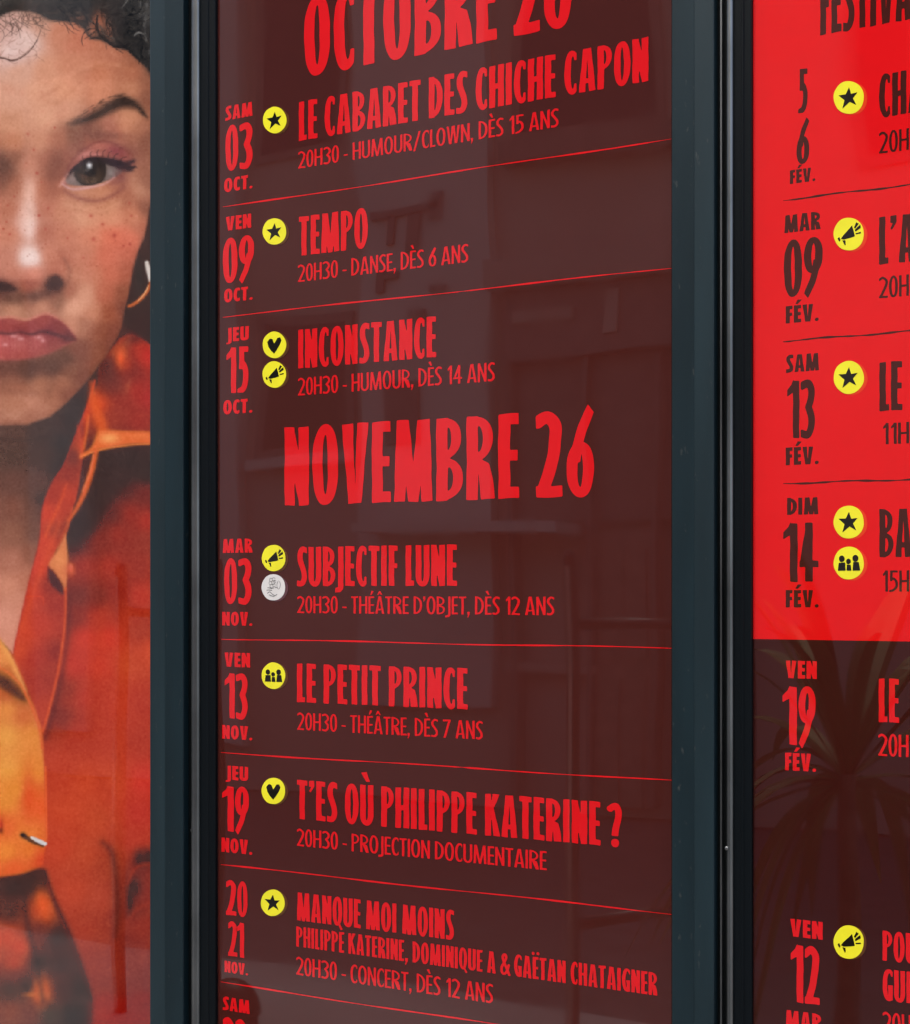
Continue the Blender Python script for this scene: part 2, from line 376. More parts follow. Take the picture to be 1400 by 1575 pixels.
def divider(parent, mat, x0, y0, x1, y1, th=3.2, gap=None):
    """a thin brushed rule between two entries"""
    n = 60; mb = MB(); ph = random.random() * 6
    top = []; bot = []
    for i in range(n + 1):
        s = i / n; x = x0 + (x1 - x0) * s; u, z = at(x, y0 + (y1 - y0) * s)
        pxm = abs(at(x, 0)[1] - at(x, 1)[1])
        h = th * (.62 + .3 * math.sin(5 * s * 6.28 + ph) * math.sin(2.3 * s * 6.28 + 2 * ph)) * pxm * min(1, .35 + 12 * s, .3 + 9 * (1 - s))
        if gap and abs(x - gap) < 5: h *= .25
        z += .0007 * math.sin(s * 11 + ph)
        top.append((u, INK_Y, z + h / 2)); bot.append((u, INK_Y, z - h / 2))
    mb.add(bot + top, [(i, i + 1, n + 2 + i, n + 1 + i) for i in range(n)])
    return mb.build('divider_line', mat, parent)
STAR = [(0.02, .62), (.16, .2), (.58, .24), (.28, -.08), (.5, -.52), (.06, -.27), (-.42, -.62), (-.28, -.12), (-.68, .22), (-.2, .22)]
HEART = [(-.02, -.66), (.2, -.4), (.46, -.02), (.6, .3), (.5, .52), (.26, .5), (.08, .22), (-.02, .1), (-.16, .44), (-.38, .5), (-.6, .26), (-.5, -.1), (-.3, -.4)]
HORN = [[(-.52, -.24), (-.34, -.02), (.02, .3), (.22, .5), (.28, .3), (.34, .1), (.4, -.18), (.1, -.24), (-.34, -.3)], [(-.74, -.2), (-.62, -.12), (-.54, -.3), (-.62, -.4)],
        [(-.42, -.34), (-.22, -.36), (-.2, -.62), (-.26, -.66)], [(.34, .34), (.5, .66), (.66, .56), (.44, .3)], [(.4, .22), (.76, .5), (.8, .3), (.44, .1)], [(.44, .0), (.8, .05), (.8, -.04), (.46, -.07)]]
def circ(cx, cy, r, n=18): return [(cx + r * math.cos(i * 6.2832 / n), cy + r * 1.05 * math.sin(i * 6.2832 / n)) for i in range(n)]
FAMILY = [circ(-.46, .26, .19), circ(.44, .28, .2), circ(-.02, .1, .16), [(-.72, -.46), (-.66, .02), (-.24, .04), (-.2, -.46)], [(-.15, -.46), (-.13, -.1), (.13, -.1), (.18, -.46)], [(.25, -.46), (.3, .06), (.66, .06), (.76, -.46)]]
def ring_line(pts, t):
    a = []; b = []
    for i, p in enumerate(pts):
        q0, q1 = pts[max(i - 1, 0)], pts[min(i + 1, len(pts) - 1)]; dx, dy = q1[0] - q0[0], q1[1] - q0[1]; l = math.hypot(dx, dy) or 1
        a.append((p[0] - dy / l * t / 2, p[1] + dx / l * t / 2)); b.append((p[0] + dy / l * t / 2, p[1] - dx / l * t / 2))
    return a + b[::-1]
def doodle():
    P = []
    for (cx, cy, r) in [(-.2, .56, .13), (.03, .6, .13), (-.24, .32, .13), (.0, .36, .14), (-.16, .1, .13), (.12, .44, .1), (.06, .16, .11)]:
        P.append(ring_line([tuple(p) for p in catmull([(cx + r * math.cos(a), cy + r * math.sin(a)) for a in np.linspace(0.3, 6.0, 9)], 3)], .035))
    P.append(ring_line([tuple(p) for p in catmull([(.42, .5), (.3, .2), (.36, -.08), (.5, -.1), (.6, .2), (.52, .46)], 4)], .04))
    P.append(ring_line([tuple(p) for p in catmull([(.12, -.02), (.28, -.02), (.36, -.06)], 4)], .05))
    for pts in ([(-.5, -.02), (-.3, -.05), (-.14, -.1)], [(-.58, -.22), (-.36, -.2), (-.1, -.24)], [(-.52, -.46), (-.3, -.34), (-.1, -.5), (.14, -.62), (.32, -.52)], [(-.36, -.56), (-.1, -.66), (.1, -.68)], [(-.3, .0), (-.1, -.08), (.06, -.02)]):
        P.append(ring_line([tuple(p) for p in catmull(pts, 4)], .05))
    return P
def badge(parent, kind, cx, cy, rx, ry, dark=True, white=False, shift=4.5):
    def disc(dx, y, k=1.0):
        mb = MB(); n = 48; ph = random.random() * 6
        c = [at(cx + dx + rx * k * (1 + .012 * math.sin(5 * a + ph)) * math.cos(a), cy + dx * .28 + ry * k * (1 + .012 * math.sin(4 * a + ph)) * math.sin(a)) for a in np.linspace(0, 6.2832, n, endpoint=False)]
        flat(mb, c, y); return mb
    b = disc(0, -.0006).build('badge', INK_WHITE if white else INK_YELLOW, parent)
    b['label'] = ('white round badge with a fine line drawing' if white else 'yellow round badge with a black ' + {'star': 'star', 'heart': 'heart', 'horn': 'megaphone', 'family': 'group of three figures'}[kind])
    disc(shift, -.0004, .99).build('badge_shadow', (INK_MAUVE if white else INK_OLIVE) if dark else INK_ORANGE, b)
    sh = {'star': [STAR], 'heart': [HEART], 'horn': HORN, 'family': FAMILY, 'doodle': doodle() if kind == 'doodle' else None}[kind]
    mb = MB()
    for poly in sh: flat(mb, [at(cx + px * rx, cy - py * ry - px * rx * (HOR - cy) / (cx + 3553)) for px, py in poly], -.0008)
    mb.build('badge_icon', INK_GREY if white else INK_BLACK, b)
    return b

# ------------------------------------------------------------------ the street and the wall
GROUND = material('pavement grey', (0.28, 0.265, 0.25), rough=0.85, noise=0.15, nscale=2, bump=0.2)
ASPHALT = material('asphalt', (0.09, 0.088, 0.088), rough=0.9, noise=0.2, nscale=6, bump=0.3)
WALL = material('dark stone wall', (0.10, 0.10, 0.105), rough=0.8, noise=0.2, nscale=1.5, bump=0.3)
mb = MB(); mb.box(-60, 60, -60, 60, -1, -.12); tag(mb.build('ground', ASPHALT), kind='structure')
mb = MB(); mb.box(-40, 40, -3.6, 6, -.4, 0); tag(mb.build('pavement', GROUND), kind='structure')
Z0, Z1 = 0.45, 2.85
CX0, CX1 = U(-360), U(1033) + 1.02
mb = MB()
WT = 0.06                                                          # wall face behind the cases
mb.box(CX0 - 9, CX1 + 9, WT, .6, 0, 4.2)
tag(mb.build('theatre_wall', WALL), 'dark stone theatre wall behind the row of display cases', 'wall')

# ------------------------------------------------------------------ display cases
def bevel_strip(u0, u1, yf, yb, r0=.002, r1=.002, t0=0.0, t1=0.0):
    return [(u0, yb), (u0, yf + t0 + r0), (u0 + r0 * .3, yf + t0 + r0 * .3), (u0 + r0, yf + t0), (u1 - r1, yf + t1), (u1 - r1 * .3, yf + t1 + r1 * .3), (u1, yf + t1 + r1), (u1, yb)]
def case(label, left, right, i):
    """left: photo columns of outer stile start, stile end, gasket end, bead end, rim end; right: stile start, stile end"""
    a, b, c, d, e = left; f, g = right
    ua, ub = U(a, -.018), U(b, -.018); uc, ud, ue = U(c, -.012), U(d, -.012), U(e, -.006)
    uf, ug = U(f, -.018), U(g, -.018)
    t = thing('display_case', label, 'display case', ((ua + ug) / 2, 0, Z0), 'poster display cases along the wall')
    mb = MB(); mb.prism(bevel_strip(ua, ub, -.018, .05, .0004, .0016, 0, .0012), Z0, Z1); mb.build('stile', FRAME if i != 3 else FRAME2, t)
    mb = MB(); mb.prism(bevel_strip(uf, ug - .0001, -.018, .05, .0016, .0004, .0012, 0), Z0, Z1); mb.build('stile', FRAME2 if i == 1 else FRAME, t)
    mb = MB(); mb.box(ub, uc, -.004, .045, Z0 + .05, Z1 - .05); mb.build('gasket', RUBBER, t)
    r = (ud - uc) / 2
    prof = [(uc, .04)] + [(uc + r - r * math.cos(k * math.pi / 8), -.009 - .004 * math.sin(k * math.pi / 8)) for k in range(9)] + [(ud, .04)]
    mb = MB(); mb.prism(prof, Z0 + .05, Z1 - .05); mb.build('bead', ALU, t, smooth=False)
    if i == 3:
        l0, l1 = U(1108, -.011), U(1110.5, -.011)
        mb = MB(); mb.box(l0, l1, -.011, .04, Z0 + .05, Z1 - .05); mb.build('lip', ALU, t)
    if i > 1:
        xs0, zs0 = (uc - .0035, at(290, 1277, -.006)[1]) if i == 2 else (uc + .001, at(1118, 1305, -.013)[1])
        mb = MB(); ys0 = -.0045 if i == 2 else -.0128
        mb.tube([(xs0, ys0 + .004, zs0), (xs0, ys0 - .0008, zs0), (xs0, ys0 - .0014, zs0)], [.0024, .0024, .0016], 12); mb.build('screw', SCREW, t)
    mb = MB(); m1 = ud + (ue - ud) * .42; m2 = ud + (ue - ud) * .62
    mb.prism([(ud, .04), (ud, -.0075), (m1, -.0075), (m1 + .001, -.0088), (m2 - .001, -.0088), (m2, -.0072), (ue - .001, -.0062), (ue, -.0052), (ue, .04)], Z0 + .05, Z1 - .05); mb.build('rim', RIM, t)
    mb = MB(); mb.box(uf - .006, uf, -.003, .045, Z0 + .05, Z1 - .05); mb.build('gasket', RUBBER, t)
    for nm, z0, z1 in (('top_rail', Z1 - .05, Z1), ('bottom_rail', Z0, Z0 + .05)):
        mb = MB(); mb.box(ub, uf, -.017, .045, z0, z1); mb.build(nm, FRAME, t)
    mb = MB(); mb.box(ua + .002, ug - .002, .0455, .058, Z0 + .002, Z1 - .002); mb.build('back_panel', BACK, t)
    return ue, uf
UL3 = U(1098, -.018)
C2 = case('display case holding the dark red programme, in the middle of the row', (254, 281, 293, 305, 331), (1033, 1068), 2)
C1 = case('display case holding the portrait, left end of the row', (-372, -346, -334, -324, -300), (229.5, 254), 1)
C3 = case('display case holding the bright red festival bill', (1068, 1098, 1117, 1127, 1156), (1840, 1880), 3)
PZ0, PZ1 = Z0 + .051, Z1 - .051

# ------------------------------------------------------------------ programme poster (middle)
p2 = thing('programme_poster', 'dark brown season programme with red lettering headed Octobre 26 and Novembre 26', 'poster', ((C2[0] + C2[1]) / 2, 0, PZ0), 'posters in the cases')
mb = MB(); mb.box(C2[0] + .0003, C2[1] + .0, 0, .004, PZ0, PZ1); mb.build('sheet', INK_DARK, p2)
words('month_heading', p2, INK_RED, [('OCTOBRE 26', 468, 879, 119, 121, 'month')])
words('month_heading', p2, INK_RED, [('NOVEMBRE 26', 438, 914, 778, 120, 'month')])
ROWS = [
 (('SAM', 347, 388.6, 185.5, 21.5), ('03', 347, 389, 263.5, 69), ('OCT.', 345, 389, 296, 21), ('LE CABARET DES CHICHE CAPON', 460, 997.7, 217, 60), ('20H30 - HUMOUR/CLOWN, DÈS 15 ANS', 459, 859.4, 259.5, 26), [('star', 423, 184.6)]),
 (('VEN', 347.7, 386.6, 355.3, 21.5), ('09', 343, 391, 436, 68), ('OCT.', 345, 389, 465.5, 20.5), ('TEMPO', 460, 566, 394, 60), ('20H30 - DANSE, DÈS 6 ANS', 458.6, 720.6, 434, 26.5), [('star', 422.6, 356)]),
 (('JEU', 350, 383, 526, 21.5), ('15', 352, 383, 605, 70), ('OCT.', 343.7, 388.6, 637.5, 21.5), ('INCONSTANCE', 459, 671, 567, 59.5), ('20H30 - HUMOUR, DÈS 14 ANS', 458.6, 761.4, 608.6, 27), [('heart', 422.5, 530.4), ('horn', 422.3, 576)]),
 (('MAR', 343, 388.6, 850.6, 21.5), ('03', 345, 387.4, 928.5, 69), ('NOV.', 342, 388.6, 962, 21), ('SUBJECTIF LUNE', 457, 703, 901.5, 60), ('20H30 - THÉÂTRE D’OBJET, DÈS 12 ANS', 457.5, 852.9, 943, 26), [('horn', 421.4, 858.3), ('doodle', 421, 903.4)]),
 (('VEN', 345.7, 385, 1025.5, 22), ('13', 349.4, 381.4, 1104.5, 69), ('NOV.', 342, 388.6, 1136, 21), ('LE PETIT PRINCE', 457, 719.4, 1080, 59.5), ('20H30 - THÉÂTRE, DÈS 7 ANS', 457.5, 742.9, 1122.5, 26.5), [('family', 421, 1039.3)]),
 (('JEU', 349, 382, 1199, 21.5), ('19', 346, 383, 1278, 69), ('NOV.', 341, 388.6, 1310, 22), ('T’ES OÙ PHILIPPE KATERINE ?', 457, 957.7, 1259.5, 60), ('20H30 - PROJECTION DOCUMENTAIRE', 457, 840.9, 1301, 26.5), [('heart', 421, 1216.5)]),
]
for r_ in ROWS:
    words('event_date', p2, INK_RED, [(*r_[0], 'day'), (*r_[1], 'num'), (*r_[2], 'day')])
    words('event_title', p2, INK_RED, [(*r_[3], 'title')])
    words('event_details', p2, INK_RED, [(*r_[4], 'info')])
    for k_, x_, y_ in r_[5]: badge(p2, k_, x_, y_, 18.2, 20.4, True, k_ == 'doodle')
words('event_date', p2, INK_RED, [('20', 348, 381, 1407, 53.5, 'num'), ('21', 351.4, 375.7, 1470, 53, 'num'), ('NOV.', 345.7, 382, 1495, 17.5, 'day')])
words('event_title', p2, INK_RED, [('MANQUE MOI MOINS', 457, 698.6, 1415.5, 43, 'title')])
words('event_artists', p2, INK_RED, [('PHILIPPE KATERINE, DOMINIQUE A & GAËTAN CHATAIGNER', 456, 1011.4, 1455.7, 31, 'sub')])
words('event_details', p2, INK_RED, [('20H30 - CONCERT, DÈS 12 ANS', 456, 758.6, 1499, 27.5, 'info')])
badge(p2, 'star', 420, 1388.6, 18.4, 20.4)
words('event_date', p2, INK_RED, [('SAM', 343, 384, 1553, 20.5, 'day'), ('22', 343, 380, 1633, 69, 'num')])
for a_ in [(343, 319, 1036, 213), (343, 487.5, 1036, 412), (341, 982.9, 1036, 997), (340, 1157.5, 1036, 1201), (340, 1330, 1036, 1406), (340, 1511, 1036, 1618)]:
    divider(p2, INK_RED, *a_, gap=715 if a_[1] in (1157.5, 487.5) else None)

# ------------------------------------------------------------------ festival poster (right)
p3 = thing('festival_poster', 'bright red festival bill with brown lettering and a dark lower half', 'poster', ((C3[0] + C3[1]) / 2, 0, PZ0), 'posters in the cases')
zr = at(1157, 983)[1]
mb = MB(); mb.box(C3[0] + .0003, C3[1], 0, .004, PZ0, zr); mb.build('sheet', INK_DARK2, p3)['label'] = 'dark brown lower half of the bill'
mb = MB(); mb.box(C3[0] + .0003, C3[1], -.0002, .004, zr + .0001, PZ1); mb.build('sheet', INK_RED_SHEET, p3)['label'] = 'bright red upper half of the bill'
words('festival_heading', p3, INK_BROWN, [('FESTIVA', 1262, 1402, 54, 92, 'month')])
def r3(mat, dates, title, info):
    words('event_date', p3, mat, dates)
    for t_ in title: words('event_title', p3, mat, [t_])
    if info: words('event_details', p3, mat, [info])
r3(INK_BROWN, [('5', 1228, 1243, 174, 67, 'num'), ('6', 1225.5, 1245, 252.5, 66, 'num'), ('FÉV.', 1215.4, 1254.8, 283, 21, 'day')], [('CHA', 1352.5, 1421, 181, 66, 'title')], ('20H', 1352.5, 1398.5, 236.5, 33, 'info'))
r3(INK_BROWN, [('MAR', 1207, 1262.4, 358.5, 27, 'day'), ('09', 1206, 1265.7, 457, 86, 'num'), ('FÉV.', 1209, 1260, 497.5, 26.5, 'day')], [('L’A', 1352.5, 1408, 407, 73, 'title')], ('20H', 1352.5, 1398.5, 459, 32.5, 'info'))
r3(INK_BROWN, [('SAM', 1209.5, 1260, 573, 26.5, 'day'), ('13', 1215.4, 1254, 674, 88, 'num'), ('FÉV.', 1209, 1260, 715.5, 27, 'day')], [('LE', 1353, 1388, 632.5, 75, 'title')], ('11H', 1357, 1399, 683.7, 32.5, 'info'))
r3(INK_BROWN, [('DIM', 1211, 1259, 792, 26, 'day'), ('14', 1210, 1259.4, 895, 90, 'num'), ('FÉV.', 1209, 1260, 934, 26.5, 'day')], [('BA', 1353, 1402, 857, 74, 'title')], ('15H', 1357, 1399, 910, 32.5, 'info'))
r3(INK_RED, [('VEN', 1209, 1256.7, 1043, 27, 'day'), ('19', 1209, 1254.8, 1145, 89, 'num'), ('FÉV.', 1208, 1256, 1184.5, 27, 'day')], [('LE', 1352, 1383, 1110.6, 67, 'title')], ('20H', 1351.5, 1398, 1162.5, 34, 'info'))
r3(INK_RED, [('VEN', 1216, 1265.7, 1440, 27, 'day'), ('12', 1221, 1261, 1541, 88, 'num'), ('MAR', 1209, 1264, 1580, 27, 'day')], [('POU', 1358, 1410, 1477, 46, 'title'), ('GUI', 1358, 1402, 1538, 48, 'title')], ('20H', 1358, 1402, 1590, 34, 'info'))
for k_, y_ in (('star', 150), ('horn', 360), ('star', 580.5), ('star', 803), ('family', 866)): badge(p3, k_, 1306, y_, 23.3, 25.4, False, shift=5.5)
badge(p3, 'horn', 1306, 1449, 23.3, 26, True, shift=4.5)
for a_ in [(1205, 308, 1440, 279), (1204.6, 525, 1440, 506), (1205, 743.7, 1440, 736)]: divider(p3, INK_BROWN, *a_, th=4)

# ------------------------------------------------------------------ portrait poster (left): a printed picture, computed as colours on the sheet
CWX, CY0, CY1 = 240, -190, 1790
CAN = np.zeros((CY1 - CY0, CWX, 3)); PYY, PXX = np.mgrid[CY0:CY1, 0:CWX].astype(float); PYY += .5; PXX += .5
LAB = np.zeros(CAN.shape[:2], int)
def blur(a, s):
    if s <= 0: return a
    r = int(s * 2.6) + 1; k = np.exp(-.5 * (np.arange(-r, r + 1) / s) ** 2); k /= k.sum()
    for ax in (0, 1):
        p = np.pad(a, [(r, r) if i == ax else (0, 0) for i in range(2)], mode='edge')
        a = sum(k[i] * (p[i:i + a.shape[0]] if ax == 0 else p[:, i:i + a.shape[1]]) for i in range(2 * r + 1))
    return a
def window(pts, m):
    p = np.array(pts)[:, :2]; x0, y0 = np.floor(p.min(0) - m).astype(int); x1, y1 = np.ceil(p.max(0) + m).astype(int)
    return slice(max(y0 - CY0, 0), min(max(y1 - CY0, 1), CAN.shape[0])), slice(max(x0, 0), min(max(x1, 1), CWX))
def put(sl, m, col, al=1.0):
    m = (m * al)[..., None]; CAN[sl] = CAN[sl] * (1 - m) + np.asarray(col, float) * m
def poly_mask(pts, soft, curve=True):
    pts = [tuple(q) for q in (catmull(list(pts) + [pts[0]], 6)[:-1] if curve else pts)]
    sl = window(pts, soft * 3 + 2); d = pg(PXX[sl], PYY[sl], pts)
    return sl, 1 / (1 + np.exp(np.clip(d / max(soft * .5, .25), -40, 40)))
def shape(pts, col, soft=1.5, al=1.0, curve=True, lab=None):
    sl, m = poly_mask(pts, soft, curve); put(sl, m, col, al)
    if lab is not None: LAB[sl][m > .5] = lab
def blob(cx, cy, rx, ry, col, al=.6, rot=0):
    R_ = max(rx, ry) * 2.6; sl = window([(cx - R_, cy - R_), (cx + R_, cy + R_)], 0); c, s = math.cos(rot), math.sin(rot)
    X, Y = PXX[sl] - cx, PYY[sl] - cy
    put(sl, np.exp(-(((X * c + Y * s) / rx) ** 2 + ((Y * c - X * s) / ry) ** 2)), col, al)
def line(pts, wd, col, al=1.0, soft=.8, lab=None):
    """a brush line; each point is x, y and optionally its own width"""
    q = catmull([(p[0], p[1], p[2] if len(p) > 2 else wd) for p in pts], 6)
    mw = max(p[2] for p in q); sl = window(q, mw + soft * 3 + 2); X, Y = PXX[sl], PYY[sl]; m = np.zeros(X.shape)
    for a, b in zip(q[:-1], q[1:]):
        ex, ey = b[0] - a[0], b[1] - a[1]; t = np.clip(((X - a[0]) * ex + (Y - a[1]) * ey) / (ex * ex + ey * ey + 1e-9), 0, 1)
        d = np.hypot(X - a[0] - ex * t, Y - a[1] - ey * t) - (a[2] + (b[2] - a[2]) * t) / 2
        m = np.maximum(m, 1 / (1 + np.exp(np.clip(d / max(soft * .5, .2), -40, 40))))
    put(sl, m, col, al)
    if lab is not None: LAB[sl][m > .5] = lab
def field(samples, mask_pts=None, soft=1.5, al=1.0, lab=None, curve=True, pw=2.8):
    """a smooth tone through colour samples x, y, r, g, b inside an outline"""
    s = np.array(samples, float)
    if mask_pts is None: sl = (slice(0, CAN.shape[0]), slice(0, CWX)); m = np.ones(CAN.shape[:2])
    else: sl, m = poly_mask(mask_pts, soft, curve)
    X, Y = PXX[sl], PYY[sl]; st = 4
    Xc, Yc = X[::st, ::st], Y[::st, ::st]; num = np.zeros(Xc.shape + (3,)); den = np.zeros(Xc.shape)
    for x, y, *c in s:
        wgt = 1 / (((Xc - x) ** 2 + (Yc - y) ** 2) + 30) ** (pw / 2); num += wgt[..., None] * c; den += wgt
    C = num / den[..., None]
    C = np.stack([blur(np.repeat(np.repeat(C[..., i], st, 0), st, 1)[:X.shape[0], :X.shape[1]], 3.5) for i in range(3)], -1)
    mm = (m * al)[..., None]; CAN[sl] = CAN[sl] * (1 - mm) + C * mm
    if lab is not None: LAB[sl][m > .5] = lab
HAIR, FACE, SHIRT, LEYE, BROW, LIPS, RING, NECK = range(8)
TWIN = 20      # added to the label of the mirrored far eye, brow and earring; 40: the hair below the ear
prng = random.Random(11)
# hair behind everything
field([(0, -150, 44, 40, 37), (120, -100, 40, 37, 35), (0, -20, 62, 57, 52), (60, -20, 50, 46, 43), (120, 0, 46, 43, 41), (170, 30, 52, 48, 46), (220, 50, 56, 53, 51), (228, 90, 52, 49, 47), (230, 300, 60, 45, 42), (225, 400, 66, 48, 42), (215, 470, 62, 42, 38), (210, 520, 66, 40, 37), (60, 700, 80, 60, 50)], lab=HAIR)
# shirt, shaded side
field([(200,500,70,42,38),(215,515,75,40,36),(160,560,96,48,43),(175,535,150,60,45),(215,530,185,50,42),(228,545,196,45,45),(200,570,132,45,42),(170,590,120,50,46),(165,580,105,52,46),(210,600,165,48,48),(228,610,172,45,52),(185,620,150,50,46),(150,620,215,75,48),(215,645,158,50,48),(170,640,150,52,46),
 (160,705,68,50,46),(200,705,60,46,42),(225,720,62,48,44),(150,740,75,50,45),(190,750,92,46,41),(225,760,118,46,42),(140,770,80,50,44),(200,790,150,48,44),(225,800,172,52,50),(170,790,105,48,44),(115,800,70,52,48),(130,810,75,52,46),(110,830,72,50,45),(150,830,135,50,46),(180,820,150,48,44),(220,830,150,55,50),
 (130,870,160,52,48),(170,870,168,52,48),(215,870,155,52,48),(120,915,120,50,44),(150,915,130,50,44),(180,910,150,46,42),(215,915,185,55,50),(115,950,140,50,44),(150,950,175,54,48),(130,980,205,60,52),(165,980,205,58,50),(215,970,168,58,50),
 (110,1020,195,58,52),(150,1020,200,60,52),(200,1020,195,72,56),(228,1000,205,75,58),(100,1060,150,54,46),(130,1070,185,60,54),(180,1080,190,62,54),(220,1080,180,58,52),(90,1100,135,50,44),(120,1130,178,58,52),(170,1130,186,62,54),(220,1140,178,58,52),
 (90,1180,190,65,54),(130,1200,200,72,56),(170,1200,196,70,56),(220,1200,205,60,60),(100,1250,200,72,56),(150,1260,196,75,58),(215,1250,190,58,58),(90,1300,196,68,54),(130,1310,192,74,58),(165,1325,165,62,50),(210,1290,185,60,55),(110,1370,192,70,56),(150,1380,180,68,58),(215,1340,130,50,46),(222,1375,140,52,48),(205,1400,122,48,42),(130,1430,172,62,52),(160,1440,160,58,48),(215,1420,150,52,44),(190,1450,132,46,40),(150,1480,150,52,44),(220,1470,135,48,42),(160,1520,140,50,44),(215,1510,130,45,40),(160,1560,160,45,40),(215,1545,118,28,26),(200,1575,130,26,26),(190,1700,110,30,28)],
 [(300,525),(232,530),(205,508),(185,520),(160,548),(120,620),(60,700),(20,1000),(-20,1010),(-20,1900),(300,1900)], 2.0, lab=SHIRT, curve=False)
# neck
field([(20,668,95,68,58),(60,665,78,58,50),(90,650,75,56,50),(105,640,64,52,48),(20,700,88,64,54),(60,700,80,58,50),(95,680,62,52,48),(20,740,112,74,62),(60,740,100,68,58),(90,720,64,52,48),(20,780,135,85,68),(50,780,115,76,62),(65,770,70,55,50),(20,820,150,98,78),(50,820,120,80,65),(20,860,185,120,98),(45,850,150,95,75),(15,900,215,145,118),(38,890,190,120,95),(10,950,225,155,130),(28,940,215,145,120),(10,990,222,150,125),(110,620,66,52,48),(130,600,70,50,45)],
 [(-20,620),(60,630),(150,560),(150,590),(128,640),(112,680),(98,720),(80,745),(66,780),(61,830),(46,890),(32,950),(20,1005),(0,985),(-20,975)], 1.8, lab=NECK, curve=False)
line([(-5,674),(40,677),(80,672)], 3, (66,50,44), .5, 3)
# collar and lapel
shape([(146,585),(136,640),(128,690),(118,760),(108,790),(96,822),(84,850),(76,880),(80,905),(98,905),(98,990),(88,1040),(74,1100),(66,1128),(58,1110),(40,1060),(22,1010),(32,955),(46,892),(61,832),(66,780),(82,740),(98,715),(112,680),(128,640)], (196,62,50), 2, lab=SHIRT)
field([(140,600,200,78,48),(125,660,150,52,44),(135,640,205,70,48),(112,700,120,52,46),(130,690,215,80,50),(100,730,150,52,44),(85,760,165,54,46),(100,760,190,62,48),(72,790,205,66,52),(68,830,205,66,50),(85,815,150,58,52),(58,870,205,62,50),(75,900,150,52,48),(50,910,196,60,48),(85,930,165,54,50),(60,960,190,60,52),(40,970,205,68,52),(85,1000,150,50,46),(50,1010,175,54,50),(30,1000,205,72,54),(75,1040,165,56,50),(50,1050,170,54,50),(65,1090,185,64,52)],
 [(146,585),(136,640),(128,690),(118,760),(108,790),(96,822),(84,850),(76,880),(80,905),(98,905),(98,990),(88,1040),(74,1100),(66,1128),(58,1110),(40,1060),(22,1010),(32,955),(46,892),(61,832),(66,780),(82,740),(98,715),(112,680),(128,640)], 2)
line([(141,590,5),(146,625,12),(156,652,16),(160,668,10)], 10, (226,92,50), .85, 5)
line([(136,640,3),(133,665,4),(129,690,3)], 3, (232,110,66), .7, 2)
line([(120,655,3),(124,680,4),(128,700,3)], 3, (206,74,52), .7, 3)
line([(92,800,3),(82,830,7),(66,870,7),(50,915,5),(34,965,4)], 5, (222,82,54), .55, 5)
line([(102,745,2),(92,775,4),(80,800,5),(70,825,3)], 4, (224,84,52), .7, 3)
# dark gap under the collar wing, wing edge, placket
shape([(150,690),(175,690),(236,684),(236,738),(205,742),(176,768),(150,806),(126,832),(104,830),(104,805),(118,782),(134,750),(142,715)], (64,47,43), 5, .85)
shape([(152,661),(190,663),(240,666),(240,681),(200,683),(160,690),(146,693),(126,704),(124,699),(140,688)], (232,112,58), 2.2, lab=SHIRT)
blob(168, 674, 15, 8, (255,178,108), .85); blob(215, 671, 22, 6, (240,130,70), .5)
line([(236,682,2),(195,685,2.5),(152,692,3),(126,702,2)], 2, (250,140,70), .8, 1.5)
line([(148,694,6),(142,720,8),(132,752,8),(119,780,6),(106,800,4)], 7, (232,98,58), .95, 2.5)
line([(144,700,2),(138,728,2.5),(128,755,2)], 2, (246,132,84), .8, 1.5)
shape([(104,800),(112,780),(106,812),(96,835),(88,842)], (205,78,56), 1.5, .8)
shape([(101,822),(104,850),(104,880),(100,908),(94,896),(84,880),(75,868),(86,850)], (226,134,82), 1.8)
blob(92, 862, 9, 13, (240,150,92), .6); blob(109, 876, 6, 9, (226,98,76), .95); blob(108, 870, 3, 4, (240,130,100), .6)
shape([(74,872),(86,885),(97,902),(97,914),(84,905),(74,890)], (80,44,42), 2.5, .85)
line([(101,905,3),(101,940,3.5),(97,985,4),(88,1040,4),(76,1090,4),(66,1124,4)], 3.5, (226,86,58), .9, 1.6)
line([(107,915,4),(106,950,6),(103,990,6),(94,1045,7),(82,1095,7),(70,1135,6)], 6, (96,42,38), .6, 5)
line([(40,918,2),(64,918,2.5),(67,930,2)], 2, (226,72,46), .35, 1)
# lit orange shirt front, lower left
field([(10,1010,242,152,82),(20,1030,215,120,60),(35,1060,140,76,48),(10,1060,205,92,54),(10,1048,120,70,44),(10,1090,238,148,74),(35,1100,215,112,60),(10,1130,243,166,80),(45,1130,236,146,68),(10,1180,243,164,78),(50,1180,238,142,62),(10,1230,240,150,66),(45,1225,226,92,50),(62,1240,236,96,56),(25,1215,240,150,64),(10,1270,238,112,58),(40,1280,240,132,60),(10,1310,245,142,60),(45,1310,240,130,55),(20,1335,234,98,52),(60,1320,214,70,50)],
 [(-20,972),(0,984),(12,1000),(24,1022),(40,1058),(54,1092),(63,1122),(68,1180),(70,1240),(72,1290),(66,1330),(50,1344),(0,1350),(-20,1350)], 2, lab=SHIRT, curve=False)
line([(-5,982,5),(10,1002,8),(24,1030,7),(38,1062,5)], 6, (246,168,92), .9, 3)
line([(-5,1024,3),(14,1036,4),(32,1054,4),(44,1078,3)], 3, (234,122,62), .9, 2)
shape([(-5,1036),(14,1046),(32,1064),(40,1078),(20,1070),(-5,1052)], (92,54,42), 4, .9)
line([(38,1064,3),(50,1090,4),(60,1118,4),(65,1150,3)], 4, (232,104,62), .8, 2)
line([(70,1180,2),(71,1240,2.5),(72,1288,2)], 2.2, (242,104,62), .8, 1.2)
